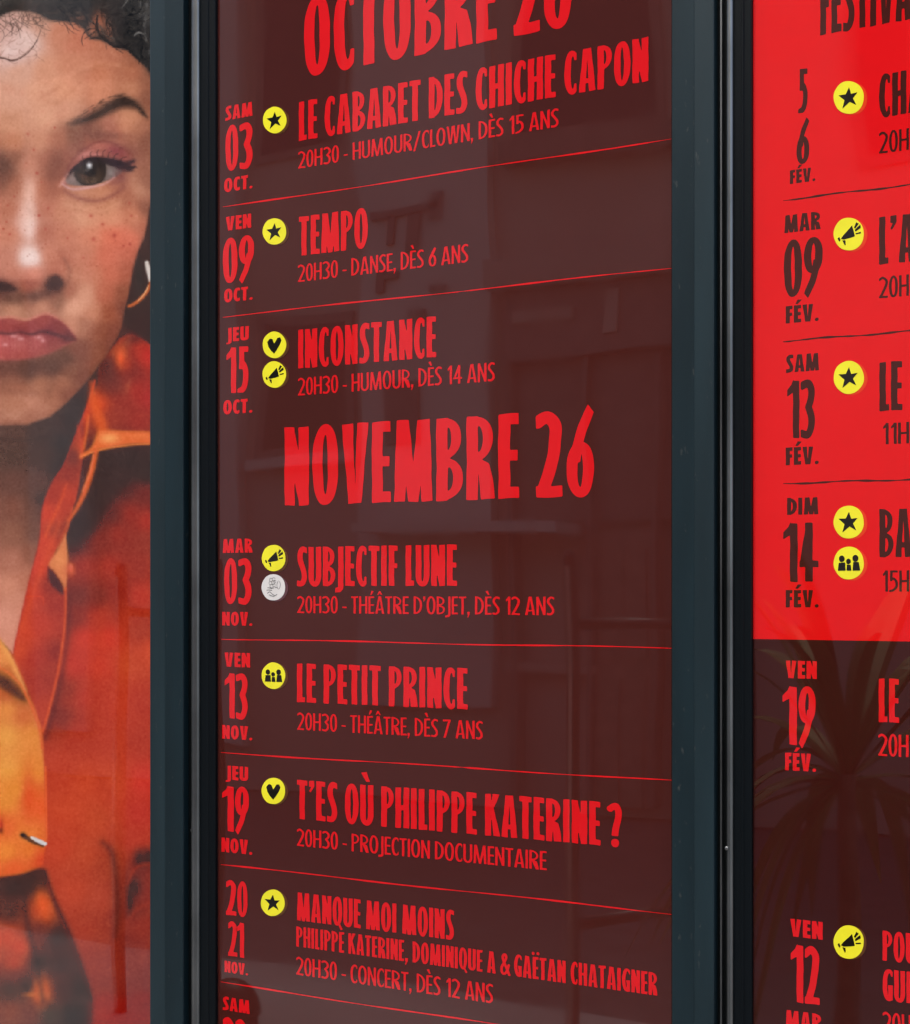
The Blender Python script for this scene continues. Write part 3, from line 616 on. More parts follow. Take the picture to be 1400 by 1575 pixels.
blob(44, 1225, 9, 38, (222,74,50), .55); blob(2, 1268, 4, 10, (176,46,48), .8); blob(2, 1278, 3, 5, (80,36,40), .6)
blob(40, 1287, 12, 10, (240,140,66), .5)
line([(34,1284,6),(50,1294,7),(66,1300,6)], 6, (96,62,46), .95, 1.4); line([(48,1288,3),(58,1293,6.5),(69,1298,6)], 6, (226,222,220), 1, 1); blob(36, 1285, 4, 4, (60,44,40), .9)
# lower left folds
shape([(-10,1352),(30,1346),(66,1338),(74,1370),(90,1410),(108,1450),(126,1500),(141,1545),(138,1620),(130,1800),(-10,1800)], (74,48,42), 3)
field([(20,1365,70,50,45),(50,1360,66,48,43),(15,1400,95,56,48),(10,1440,216,76,60),(30,1455,220,74,58),(20,1480,196,66,54),(20,1500,120,52,44),(15,1520,76,52,42),(40,1515,62,48,42),(15,1555,142,66,50),(45,1560,120,56,46),(70,1390,225,92,58),(60,1400,205,74,54),(62,1430,120,54,46),(85,1440,66,50,46),(60,1480,64,50,46),(90,1480,70,46,42),(62,1525,230,92,58),(95,1520,78,44,40),(120,1520,62,46,42),(75,1560,70,56,46),(110,1560,44,34,32),(90,1600,44,32,30),(20,1650,120,50,42)],
 [(-10,1352),(30,1346),(66,1338),(74,1370),(90,1410),(108,1450),(126,1500),(141,1545),(138,1620),(130,1800),(-10,1800)], 3, .9)
blob(66, 1392, 9, 24, (236,96,54), .85, -.28); blob(63, 1522, 10, 22, (240,100,56), .85); blob(50, 1530, 14, 4, (216,110,56), .6)
line([(36,1372,6),(42,1420,8),(52,1460,10),(60,1500,10),(66,1540,8)], 8, (62,46,42), .6, 5)
line([(69,1340,3),(84,1385,4),(104,1430,6),(122,1478,6),(138,1530,6),(141,1570,5)], 5, (64,44,40), .85, 4)
# folds at the right of the shirt
line([(158,1296,4),(172,1312,7),(178,1345,9),(181,1390,9),(178,1440,7)], 8, (92,42,36), .8, 6)
for cx, cy, rx, ry in ((228,1318,8,13),(215,1320,10,14),(206,1365,11,17),(200,1385,5,18)): blob(cx, cy, rx, ry, (62,50,45), .8)
line([(196,1360,3),(206,1338,4),(222,1330,4),(238,1332,4)], 4, (180,62,52), .6, 3); line([(204,1300,3),(214,1290,4),(238,1282,4)], 4, (188,66,58), .5, 3)
line([(196,1420,4),(212,1398,5),(238,1386,4)], 4, (164,58,48), .6, 4)
shape([(138,1545),(160,1528),(190,1536),(240,1546),(240,1800),(136,1800)], (150,32,28), 6, .55)
for _ in range(26):
    x, y = prng.uniform(80, 236), prng.uniform(850, 1560); a = prng.uniform(-.5, .9); l = prng.uniform(20, 70)
    line([(x, y, 3), (x + l * .5 * math.sin(a), y + l * .5 * math.cos(a), 8), (x + l * math.sin(a) + 4, y + l * math.cos(a), 3)], 6, prng.choice([(215,80,62),(150,48,44),(170,52,46),(205,74,58)]), .17, 8)
blob(186, 550, 8, 16, (232,88,54), .95); blob(196, 560, 7, 10, (190,66,50), .5); line([(184,525,4),(205,516,5),(232,536,5)], 5, (190,52,42), .5, 4)
# face
JAW = [(-30,-60),(-30,40),(0,24),(20,16),(45,16),(62,22),(78,30),(95,32),(114,34),(130,44),(140,58),(152,60),(165,66),(182,74),(196,78),(212,92),(228,106),(245,120),(245,290),(231,320),(228,340),(222,365),(213,386),(206,410),(202,432),(198,455),(192,478),(189,498),(180,520),(162,548),(145,572),(125,596),(102,620),(76,641),(42,653),(0,654),(-30,650)]
field([(10,40,212,168,154),(40,60,224,190,178),(20,85,222,184,172),(60,40,205,152,128),(90,50,200,130,100),(120,60,195,118,88),(160,85,190,120,92),(200,95,165,105,80),
 (30,110,218,166,142),(70,110,214,150,118),(110,100,205,134,102),(150,110,200,126,94),(200,110,182,115,88),(225,120,160,105,82),(20,150,222,166,140),(60,140,224,162,130),(100,135,222,155,120),(150,135,214,142,110),(200,135,196,132,102),(226,150,150,98,78),
 (20,190,216,156,126),(70,180,224,164,132),(100,170,214,152,122),(20,220,202,136,106),(60,215,206,142,112),(90,210,180,116,90),(110,205,140,92,72),(5,250,116,78,64),(20,240,150,98,78),(45,250,202,136,110),(70,245,172,108,85),(85,250,138,84,66),(88,265,150,90,70),
 (200,175,206,142,110),(190,190,206,140,110),(170,195,176,112,92),(140,200,132,86,72),(215,200,182,122,96),(225,210,150,100,82),(5,275,140,90,72),(20,285,176,112,88),(45,290,232,176,152),(65,290,190,116,88),(85,290,170,102,78),
 (100,305,200,136,106),(125,315,210,146,114),(160,315,206,140,108),(195,300,175,110,85),(215,290,200,140,112),(225,280,165,110,88),(10,320,190,120,95),(45,325,238,190,172),(68,320,194,120,95),(95,325,206,136,106),(130,335,222,158,125),(170,335,222,150,118),(205,330,202,126,96),(222,320,150,95,75),
 (10,360,205,132,106),(45,345,240,200,188),(70,355,185,112,88),(100,360,205,130,102),(135,360,220,140,110),(170,360,226,126,98),(200,360,222,125,98),(212,350,190,115,90),(10,395,205,136,114),(45,397,246,220,212),(75,390,206,132,106),(100,395,190,115,90),(130,390,206,132,104),(165,390,215,122,96),(195,385,200,112,88),
 (15,420,200,130,108),(50,420,218,140,116),(85,412,190,115,90),(110,420,196,126,98),(140,420,206,132,104),(170,420,204,114,88),(195,415,176,96,72),(10,440,112,66,56),(45,440,166,92,72),(80,440,96,60,48),(105,445,176,110,86),(130,450,216,152,122),(160,450,190,106,80),(190,450,150,86,62),
 (20,458,110,75,60),(50,455,122,80,64),(90,460,150,100,78),(20,475,202,142,114),(60,472,206,142,114),(110,470,226,162,132),(140,480,206,136,106),(170,480,160,88,62),(190,475,130,75,58),(110,500,206,140,112),(130,500,176,115,90),(150,510,150,86,63),(175,510,135,73,54),
 (120,535,135,80,62),(100,550,110,72,56),(150,540,145,85,63),(170,530,130,71,53),(10,560,120,75,62),(45,568,105,70,56),(80,562,105,70,55),(110,570,140,88,66),(140,565,135,79,59),(20,590,150,95,74),(60,590,172,112,84),(95,590,166,106,79),(125,580,130,76,57),(20,620,186,124,97),(50,618,192,128,101),(80,610,170,108,80),(100,605,140,82,61),(20,640,196,136,110),(50,640,170,110,85),(20,652,150,95,75)],
 JAW, 2.2, lab=FACE, curve=False, pw=4.0)
# forehead: wrinkles, hairline shade, fine hairs over the bright patch
blob(28, 68, 26, 24, (232,202,194), .55); blob(14, 80, 12, 8, (240,214,208), .5)
line([(64,150,3),(85,160,3),(110,140,3),(150,104,4),(190,98,3)], 3, (188,116,84), .35, 4); line([(60,128,3),(100,118,4),(150,98,4),(200,106,3)], 4, (232,164,130), .35, 5); line([(120,112,3),(160,102,4),(205,108,3)], 4, (176,110,80), .4, 5)
line([(64,142,3),(70,146,4),(90,134,3)], 3, (176,100,72), .35, 3)
def curl(x, y, r, a0, turn, wd, col, al, ln=1.0):
    p = []
    for i in range(8):
        a = a0 + turn * i / 7; p.append((x, y, wd * (1 - .1 * i))); x += math.cos(a) * r * .42 * ln; y += math.sin(a) * r * .42 * ln
    line(p, wd, col, al, .8)
shape([(-20,-60),(-20,34),(0,22),(18,16),(42,16),(58,20),(74,30),(92,28),(114,32),(130,42),(140,56),(152,54),(165,64),(184,72),(200,74),(216,90),(245,112),(245,-60)], (56,51,47), 5, .92, lab=HAIR)
field([(0,-100,46,42,39),(200,-100,42,40,38),(0,0,86,80,74),(25,2,78,73,68),(60,2,60,56,52),(110,10,48,45,42),(140,20,44,41,39),(170,40,50,47,45),(195,45,46,44,42),(220,60,55,52,50),(225,20,80,78,76),(205,10,58,56,54)], [(-20,-190),(-20,8),(20,2),(60,8),(110,18),(140,36),(165,50),(200,62),(245,96),(245,-190)], 8, .9)
blob(152, 34, 12, 16, (182,110,84), .8); blob(142, 48, 8, 10, (186,116,88), .7); blob(168, 50, 8, 14, (170,104,80), .55); blob(120, 26, 14, 8, (150,96,74), .45)
for _ in range(70):
    x = prng.uniform(-5, 70); y = prng.uniform(-2, 34) + (10 if x < 30 else 0)
    curl(x, y, prng.uniform(5, 13), prng.uniform(.3, 2.6), prng.uniform(-2.6, 2.6), prng.uniform(.8, 1.6), prng.choice([(70,58,52),(92,72,64),(54,46,42)]), prng.uniform(.25, .6))
for _ in range(26):
    x, y = prng.uniform(0, 62), prng.uniform(30, 88)
    curl(x, y, prng.uniform(4, 9), prng.uniform(.2, 3), prng.uniform(-3, 3), .9, (140,100,88), prng.uniform(.2, .5))
line([(-4,88,2),(8,90,2.4),(18,93,2),(30,90,1.6),(46,78,1.2),(58,60,1)], 2, (84,62,56), .85, .9); line([(18,93,1.2),(34,86,1.2),(52,70,1)], 1.2, (110,80,70), .6, .8)
for _ in range(110):
    x = prng.uniform(85, 236); y = prng.uniform(-8, 58) * (1 if x > 140 else .5) + max(0, (x - 170) * .35)
    curl(x, y, prng.uniform(6, 14), prng.uniform(0, 3.1), prng.uniform(-3, 3), prng.uniform(1, 2.4), prng.choice([(28,26,25),(58,54,50),(74,69,64),(24,23,22),(48,45,43)]), prng.uniform(.4, .85))
line([(150,24,2),(149,38,3),(153,52,3.5),(164,62,4),(176,70,4.5),(188,72,3),(196,68,2)], 3, (38,34,33), .95, 1); line([(138,60,1.5),(148,58,2.2),(158,60,2)], 2, (44,38,36), .9, 1); line([(130,40,1.5),(134,52,2),(142,58,1.4)], 1.6, (56,46,42), .8, 1)
line([(176,22,2),(174,44,2.5),(180,62,3),(196,74,3),(214,92,2)], 3, (36,34,33), .8, 1.2)
line([(188,12,1),(196,0,2)], 2, (140,138,134), .6, 1.2); line([(207,54,1.5),(213,50,3),(220,52,1.5)], 2, (160,158,154), .7, 1.2)
for x, y in ((224,28),(222,38),(223,52),(225,60),(230,80),(226,8),(216,6)): blob(x, y, 2.0, 5, (120,118,116), .5)
# brow
shape([(104,190),(118,183),(134,176),(152,164),(170,154),(186,146),(196,148),(210,154),(220,166),(227,181),(222,178),(212,170),(202,168),(188,168),(172,174),(156,181),(140,187),(126,191),(112,194)], (72,56,48), 4, .74, lab=BROW)
shape([(126,186),(150,172),(172,158),(188,150),(202,154),(214,164),(224,178),(208,164),(190,162),(172,168),(150,180)], (48,40,36), 3, .7)
for _ in range(90):
    t = prng.random(); x = 108 + 112 * t; y = 192 - 44 * math.sin(min(t / .74, 1) * 1.5) + (max(t - .74, 0) * 110); y += prng.uniform(-7, 8) * (1 - .6 * t)
    line([(x, y, 1.2), (x + 5, y - 4 + 5 * t, 1)], 1, prng.choice([(40,34,31),(74,58,50),(96,72,60)]), .3, 1.0)
blob(112, 195, 10, 6, (150,104,82), .5)
# eye
blob(118, 232, 26, 16, (140,84,72), .55, -.5); blob(190, 236, 26, 18, (112,62,62), .55, .2); blob(165, 208, 34, 7, (126,80,70), .55, .05)
shape([(97,280),(104,262),(116,244),(130,230),(148,220),(166,219),(184,226),(200,240),(206,256),(190,252),(172,246),(150,244),(128,250),(112,262)], (158,92,84), 3.5, .75)
blob(152, 223, 20, 7, (204,124,106), .55, .05); blob(132, 237, 13, 5, (220,146,136), .65, -.45); blob(178, 232, 14, 8, (142,70,76), .65, .3); blob(148, 238, 9, 3, (224,150,146), .6, -.1)
line([(100,268,2),(112,246,2.5),(128,230,3),(148,219,3),(168,218,3),(188,228,2)], 3, (116,66,62), .55, 3)
EYEP = [(95,281),(106,270),(118,256),(132,247),(148,244),(162,247),(176,253),(188,261),(184,268),(172,275),(156,281),(140,285),(124,286),(108,284)]
shape(EYEP, (122,106,100), 1.5, lab=LEYE)
blob(112, 276, 8, 6, (170,142,136), .6); blob(172, 265, 8, 7, (146,138,135), .7); blob(99, 281, 4, 3, (190,110,105), .7)
sl_, m_ = poly_mask(EYEP, 1.2); d_ = np.hypot(PXX[sl_] - 138.5, PYY[sl_] - 262)
put(sl_, m_ / (1 + np.exp((d_ - 25) / .9)), (46, 38, 34)); put(sl_, m_ / (1 + np.exp((d_ - 22) / 1.6)) * np.clip((PYY[sl_] - 256) / 24, 0, 1), (96, 76, 60), .85)
put(sl_, m_ / (1 + np.exp((d_ - 9) / 1.2)), (30, 26, 25), .9)
line([(102,272,4),(118,256,6),(134,247,8),(150,245,9),(168,249,9),(184,253,9),(200,258,6),(208,256,2)], 5, (44,34,36), .92, 1.8)
shape([(160,243),(176,244),(192,248),(208,246),(200,256),(204,262),(190,264),(176,256)], (50,38,46), 3, .85)
for x, y, l, a in ((128,246,7,-1.9),(140,241,8,-1.75),(150,239,9,-1.65),(158,240,10,-1.5),(166,242,11,-1.35),(174,245,12,-1.15),(184,249,13,-.95),(194,253,13,-.6),(200,257,11,-.2)):
    line([(x, y, 2), (x + l * .6 * math.cos(a), y + l * .6 * math.sin(a), 1.4), (x + l * math.cos(a + .3), y + l * math.sin(a + .3), .8)], 1.2, (52,38,40), .45, .9)
blob(137.5, 254.5, 4.2, 5, (238,240,244), 1); blob(133, 262, 5, 3, (150,140,136), .35)
line([(96,283,3),(108,290,4),(124,290,4.5),(142,287,3.5),(160,283,2.5),(176,273,2)], 3.5, (216,166,162), .8, 1.6); line([(92,286,4),(97,278,4),(104,268,3)], 3, (224,158,140), .7, 2)
line([(100,294,3),(114,302,5),(134,308,6),(154,308,5),(174,300,5),(190,288,5)], 5, (142,82,72), .75, 4); blob(186, 272, 10, 12, (118,66,66), .6, -.5); blob(176, 280, 10, 6, (140,82,78), .5, -.4)
line([(104,314,4),(130,324,6),(160,324,6),(186,310,4)], 5, (228,166,132), .45, 6)
line([(120,322,2),(140,328,2.5),(165,326,2)], 2, (186,120,92), .4, 3)
# far side of the nose root, nose
blob(-2, 262, 22, 16, (104,70,58), .6); blob(80, 262, 12, 34, (136,82,64), .55, .18); blob(62, 338, 8, 40, (184,112,86), .4)
blob(45, 322, 8, 38, (238,196,180), .6); blob(46, 352, 6, 16, (246,216,206), .5); blob(46, 396, 15, 13, (248,222,214), .7); blob(40, 420, 26, 12, (214,134,112), .45)
blob(92, 412, 14, 18, (188,112,88), .4); line([(99,398,3),(107,416,4),(104,434,5),(96,443,5)], 4, (132,80,62), .55, 4)
shape([(70,438),(76,427),(86,422),(95,428),(98,438),(90,446),(76,446)], (72,46,40), 3.5, .9); shape([(-4,432),(8,434),(20,440),(24,447),(-4,448)], (64,42,38), 3, .95)
line([(-4,450,5),(20,456,8),(45,456,9),(70,452,9),(92,448,6)], 8, (100,64,52), .6, 5); blob(46, 436, 18, 6, (158,86,68), .6); blob(44, 470, 8, 12, (186,122,96), .35)
blob(120, 470, 22, 12, (230,170,140), .5, -.4)
# lips
shape([(-6,492),(14,489),(28,492),(42,494),(54,489),(68,484),(82,487),(98,498),(110,511),(117,521),(109,527),(96,533),(74,544),(48,551),(20,554),(-6,548)], (172,84,78), 3, lab=LIPS)
field([(0,500,152,66,62),(30,498,162,74,68),(65,492,164,76,68),(90,502,142,66,60),(30,508,128,52,56),(75,508,126,52,56),(105,518,104,52,54),(0,524,196,104,100),(25,526,202,112,108),(55,528,190,98,94),(85,530,160,82,74),(0,540,182,86,80),(30,546,172,82,74),(60,542,164,80,72),(85,538,142,76,64)],
 [(-6,493),(14,490),(28,493),(42,495),(54,490),(68,485),(82,488),(99,499),(110,512),(116,521),(108,526),(94,531),(72,542),(48,549),(20,552),(-6,546)], 2)
line([(-6,511,4),(14,513,4),(32,511,3),(48,514,4),(66,510,5),(84,514,6),(102,520,5),(116,523,3)], 4, (92,50,52), .8, 2.2)
line([(-4,490,2),(16,487,2.4),(40,491,2),(58,486,2.4),(72,482,2.2),(88,489,2)], 2, (226,140,120), .6, 2)
for x, y, rx in ((22,517,7),(32,521,5),(60,519,7),(66,524,4),(8,530,4)): blob(x, y, rx, 3, (232,164,162), .7)
for x in range(0, 96, 6): line([(x + 2, 518, 1), (x + 3 + prng.uniform(-2, 2), 538, 1)], 1, (160,66,70), .25, 1)
blob(40, 568, 46, 12, (100,64,52), .65); blob(118, 530, 12, 12, (136,82,64), .5); blob(126, 512, 8, 14, (180,120,94), .4)
blob(62, 626, 26, 12, (198,134,108), .35); blob(50, 606, 12, 6, (140,88,68), .3); blob(76, 600, 8, 14, (140,88,66), .3); blob(30, 596, 20, 6, (186,120,92), .35)
blob(188, 372, 26, 20, (222,114,90), .35); blob(160, 400, 30, 22, (212,112,88), .3); blob(222, 250, 10, 50, (140,88,70), .35); blob(205, 340, 12, 18, (210,140,110), .35)
line([(236,118,4),(234,200,4),(233,290,4)], 5, (130,84,66), .4, 5)
# freckles, pores
for x, y, r_, al in ((57,266,2.4,.75),(140,332,3,.6),(158,345,3,.6),(144,368,3.4,.65),(176,362,3.6,.7),(60,331,2.4,.7),(52,230,2.2,.6),(84,196,1.8,.6),(43,206,2.4,.5),(5,352,1.8,.6),(15,360,2.2,.6),(12,316,1.8,.5),(70,352,2,.45),(74,320,2,.45),(200,376,2.4,.7),(190,378,2,.6),(104,366,2,.5),(128,396,2.4,.4),(22,302,1.8,.5),(10,341,1.8,.5),(199,312,2,.5),(64,280,1.8,.4),(202,332,2.2,.5)): blob(x, y, r_, r_, (176,74,60), al)
for _ in range(210):
    x, y = prng.uniform(0, 205), prng.uniform(205, 420)
    if not (92 < x < 208 and 212 < y < 300): r_ = prng.uniform(.8, 1.7); blob(x, y, r_, r_, (160,82,62), prng.uniform(.1, .4))
for _ in range(160):
    x, y = prng.uniform(0, 200), prng.uniform(60, 640); blob(x, y, prng.uniform(4, 14), prng.uniform(3, 8), prng.choice([(150,92,70),(236,170,140),(214,120,96)]), prng.uniform(.04, .13), prng.uniform(0, 3))
# ear shadow, hoop earring, nape
shape([(236,300),(229,330),(224,366),(214,386),(207,410),(203,432),(199,456),(192,480),(189,498),(204,508),(236,530)], (64,45,40), 2.5, .85, curve=False, lab=HAIR)
blob(215, 425, 8, 26, (58,52,47), .7); blob(222, 385, 6, 20, (74,52,46), .6); blob(213, 500, 14, 22, (66,41,37), .6)
line([(226,404,6),(229,418,7.5),(231,432,4)], 7, (236,228,220), .95, 1.4, lab=RING); line([(234,406,4),(237,430,4)], 4, (150,140,132), .7, 2)
line([(232,434,4),(227,447,5),(217,459,5.5),(207,467,5),(198,471,4)], 4.5, (206,106,56), .95, 1.5, lab=RING); line([(228,440,2),(222,452,2),(212,463,1.5)], 1.6, (250,190,140), .8, 1)
CAN += np.stack([blur(RNG.normal(0, 9, CAN.shape[:2]), 1.1)] * 3, -1) + blur(RNG.normal(0, 16, CAN.shape[:2]), 5)[..., None]
sh_ = (blur((LAB == SHIRT).astype(float), 2) * np.clip((CAN[..., 0] - 95) / 70, 0, 1) * np.clip((115 - CAN[..., 1]) / 35, 0, 1))[..., None]; CAN = CAN * (1 - sh_) + CAN * np.array([1.03, 1.1, .86]) * sh_
CAN = np.clip(CAN, 6, 252)

p1 = thing('portrait_poster', 'portrait poster of a freckled woman in an orange shirt behind the left case frame', 'poster', ((C1[0] + C1[1]) / 2, 0, PZ0), 'posters in the cases')
HAZE_RGB = np.array([.022, .020, .019])       # what the glazed face adds on average in the photograph
xs_ = np.concatenate([np.arange(-300, 0, 3.6), np.arange(0, 240.1, 1.25)]); ys_ = np.arange(-180, 1781, 1.3)
Xg, Yg = np.meshgrid((xs_[:-1] + xs_[1:]) / 2, (ys_[:-1] + ys_[1:]) / 2, indexing='ij')
def sample(A, X, Y):
    """the picture; left of its middle the other half of the face, by symmetry"""
    Xm = np.where(X < 0, np.minimum(86 - X, 236), X)
    i = np.clip((Y - CY0).astype(int), 0, A.shape[0] - 1); j = np.clip(Xm.astype(int), 0, CWX - 1)
    B = A[i, j]
    if A.ndim == 3:
        e = A[i, np.zeros_like(j)]; f_ = np.clip(1 + X / 40, 0, 1)[..., None] * (X < 0)[..., None]; B = B * (1 - f_) + e * f_
    return B
Cg = sample(CAN, Xg, Yg); Lg = sample(LAB, Xg, Yg)
Lg = np.where((Xg < -150) & (Yg < 520), HAIR, Lg); fade = np.clip((-140 - Xg) / 20, 0, 1)[..., None] * (Yg < 520)[..., None]
Lg = np.where((Lg == HAIR) & (Yg > 532), np.where((Xg > 150) | (Xg < -64), SHIRT, NECK), Lg)
Lg = np.where((Xg < 0) & np.isin(Lg, (LEYE, BROW, RING)), Lg + TWIN, Lg); Lg = np.where((Lg == HAIR) & (Xg > 100) & (Yg > 200), HAIR + 40, Lg)
Cg = Cg * (1 - fade) + np.array([54, 50, 47]) * fade
u_all = np.array([U(x) for x in xs_])
Cl = lin(Cg) ** 2 / (lin(Cg) + HAZE_RGB) / ILLUM
pm = bpy.data.materials.new('portrait print'); pm.use_nodes = True
pn = pm.node_tree; pb = pn.nodes['Principled BSDF']; va = pn.nodes.new('ShaderNodeVertexColor'); va.layer_name = 'print'
pn.links.new(va.outputs[0], pb.inputs['Base Color'])
pb.inputs['Roughness'].default_value = .6; pb.inputs['Specular IOR Level'].default_value = 0; pb.inputs['Coat Weight'].default_value = 1; pb.inputs['Coat IOR'].default_value = 1.9; smears(pn, pb, .02)
# rows of the sheet are level on the wall: follow the perspective of the photo column by column
dep = np.array([abs(at(x, 0)[1] - at(x, 1)[1]) for x in xs_])
names = {HAIR: ('hair', None), FACE: ('face', None), SHIRT: ('shirt', None), NECK: ('neck', None), LEYE: ('eye', FACE), BROW: ('eyebrow', FACE), LIPS: ('lips', FACE), RING: ('earring', None)}
made = {}
for l_ in (LEYE, BROW, RING): names[l_ + TWIN] = names[l_]
names[HAIR + 40] = names[HAIR]
nyv = len(ys_)
for lab in (HAIR, FACE, SHIRT, NECK, LEYE, BROW, LIPS, RING, LEYE + TWIN, BROW + TWIN, RING + TWIN, HAIR + 40):
    ii, jj = np.nonzero(Lg == lab)
    if not len(ii): continue
    q = np.stack([ii * nyv + jj, ii * nyv + jj + 1, (ii + 1) * nyv + jj + 1, (ii + 1) * nyv + jj], 1)
    ids, inv = np.unique(q.ravel(), return_inverse=True)
    vi, vj = ids // nyv, ids % nyv
    par = made[names[lab][1]] if names[lab][1] is not None else p1
    off = p1.location
    co = np.stack([u_all[vi] - off.x, np.full(len(ids), -off.y), EYE + (HOR - ys_[vj]) * dep[vi] - off.z], 1)
    me = bpy.data.meshes.new(names[lab][0]); nf = len(q)
    me.vertices.add(len(ids)); me.vertices.foreach_set('co', co.ravel())
    me.loops.add(nf * 4); me.loops.foreach_set('vertex_index', inv.astype(np.int32))
    me.polygons.add(nf); me.polygons.foreach_set('loop_start', np.arange(nf, dtype=np.int32) * 4)
    me.update(calc_edges=True)
    ca = me.color_attributes.new('print', 'FLOAT_COLOR', 'CORNER')
    c4 = np.ones((nf, 4, 4), np.float32); c4[..., :3] = Cl[ii, jj][:, None, :]
    ca.data.foreach_set('color', c4.ravel())
    made[lab] = link(names[lab][0], me, pm, par)
mb = MB(); mb.box(C1[0] + .0003, C1[1], .0008, .004, PZ0, PZ1); mb.build('sheet', INK_DARK, p1)
# ------------------------------------------------------------------ across the street: what the glazed posters mirror
PALE = material('pale render', (0.78, 0.62, 0.52), rough=.85, noise=.06, nscale=1.2, bump=.2)
STONE = material('brown render', (0.62, 0.42, 0.33), rough=.85, noise=.12, nscale=.8, bump=.2)
FASCIA = material('dark shop front', (0.32, 0.20, 0.16), rough=.5, noise=.1)
WGLASS = material('dark window glass', (0.02, 0.02, 0.022), rough=.08, spec=.5)
RAILM = material('dark rail paint', (0.012, 0.010, 0.010), rough=.3, spec=.35)
LEAF = material('palm leaf green', (0.10, 0.125, 0.045), rough=.6, spec=.2, noise=.3, nscale=5)
BARK_RED = material('brown door paint', (0.40, 0.22, 0.16), rough=.5, noise=.15)
BARK = material('palm bark', (0.17, 0.125, 0.09), rough=.9, noise=.3, nscale=20)
POT = material('grey planter', (0.14, 0.125, 0.115), rough=.6)
Q = 9.0
def sx(x, q=Q): return street(x, HOR, q).x
def sz(x, y, q=Q): return street(x, y, q).z
bld = thing('town_building', 'brown town house with pale pilasters across the street, mirrored in the posters', 'building', (-5, -Q, 0))
mb = MB(); mb.box(-22, 5, -Q - 6, -Q, -.1, 11); mb.build('wall', STONE, bld)
for x0, x1, y1 in ((560, 765, 1080), (330, 380, 1300), (60, 150, 1200)):
    mb = MB(); mb.box(sx(x0), sx(x1), -Q - .1, -Q + .12, max(sz((x0 + x1) / 2, y1), .3), 10.6); mb.build('pilaster', PALE, bld)
for x0, x1, y0, y1 in ((395, 540, -420, 250), (395, 540, 480, 700), (800, 1015, -500, 205), (180, 300, -420, 230), (-120, 40, -420, 230), (1310, 1420, -420, 250)):
    mb = MB(); xm = (x0 + x1) / 2
    mb.box(sx(x0), sx(x1), -Q - .05, -Q + .03, sz(xm, y1), min(sz(xm, y0), 9.5)); wi = mb.build('window', FASCIA, bld)
    mb = MB(); mb.box(sx(x0) + .08, sx(x1) - .08, -Q, -Q + .034, sz(xm, y1) + .08, min(sz(xm, y0), 9.5) - .08); mb.build('pane', WGLASS, wi)
for x0, x1, y0, y1, mt, pr in ((790, 1050, 205, 240, FASCIA, .18), (775, 1060, 395, 440, STONE, .35), (795, 1060, 440, 548, FASCIA, .22), (800, 1060, 548, 800, FASCIA, .08), (590, 905, 808, 822, PALE, .5), (395, 545, 700, 716, PALE, .15)):
    mb = MB(); xm = (x0 + x1) / 2
    mb.box(sx(x0), sx(x1), -Q - .05, -Q + pr, sz(xm, y1), sz(xm, y0)); mb.build('cornice' if pr > .3 else 'shop_front', mt, bld)
for x0, x1, y0, y1 in ((575, 690, 322, 334), (604, 616, 334, 380), (640, 662, 334, 392), (676, 692, 300, 345), (590, 604, 420, 452), (604, 628, 422, 432), (680, 702, 442, 452), (648, 672, 478, 492), (600, 660, 585, 690)):
    mb = MB(); xm = (x0 + x1) / 2
    mb.box(sx(x0), sx(x1), -Q + .1, -Q + .16, sz(xm, y1), sz(xm, y0)); mb.build('sign_letter_block', FASCIA, bld)  # made-up dark blocks standing in for unreadable sign letters on the pilaster
for x0, x1, y0, y1 in ((812, 905, 482, 500), (948, 966, 452, 520)):
    mb = MB(); mb.box(sx(x0), sx(x1), -Q + .2, -Q + .25, sz((x0 + x1) / 2, y1), sz((x0 + x1) / 2, y0)); mb.build('sign_plate', STONE, bld)
mb = MB(); mb.box(sx(925), sx(1012), -Q + .02, -Q + .1, 0, sz(968, 812)); dr = mb.build('door', BARK_RED, bld)
for x0, x1, y0, y1 in ((935, 966, 840, 1010), (972, 1003, 840, 1010), (935, 966, 1040, 1240), (972, 1003, 1040, 1240)):
    mb = MB(); mb.box(sx(x0), sx(x1), -Q + .08, -Q + .115, sz(968, y1), sz(968, y0)); mb.build('door_panel', BARK_RED, dr)
for x0, x1 in ((795, 803), (915, 923), (1013, 1021), (1050, 1060), (1130, 1138)):
    mb = MB(); mb.box(sx(x0), sx(x1), -Q + .02, -Q + .16, 0, sz((x0 + x1) / 2, 550)); mb.build('mullion', FASCIA, bld)
mb = MB(); mb.box(sx(785), sx(925), -Q + .02, -Q + .14, sz(850, 1030), sz(850, 1018)); mb.build('transom', STONE, bld)
# metal barrier near the cases
def spt(x, y, Z):
    t, s = (x - 700) / F, (HOR - y) / F
    return Vector((CAM.x + Z * (t * math.cos(TH) - math.sin(TH)), -(CAM.y + Z * (t * math.sin(TH) + math.cos(TH))), EYE + s * Z))
def post(parent, x, ytop, Z, r):
    p = spt(x, ytop, Z); mb = MB(); mb.tube([(p.x, p.y, 0), (p.x, p.y, p.z - .03), (p.x, p.y, p.z)], [r, r, r * .8], 14); mb.build('post', RAILM, parent, smooth=True)
    mb = MB(); mb.box(p.x - r * .24, p.x + r * .24, p.y + r * .9, p.y + r * 1.15, .02, p.z - .05); mb.build('post_highlight', PALE, parent); return p  # added pale strip paints the light streak down the middle of the dark post
rl = thing('pavement_railing', 'grey tubular pavement railing mirrored in the dark programme', 'railing', tuple(spt(878, 908, 5.0).to_2d()) + (0,))
a = post(rl, 879, 842, 5.0, .024); b = post(rl, 1150, 842, 5.42, .024)
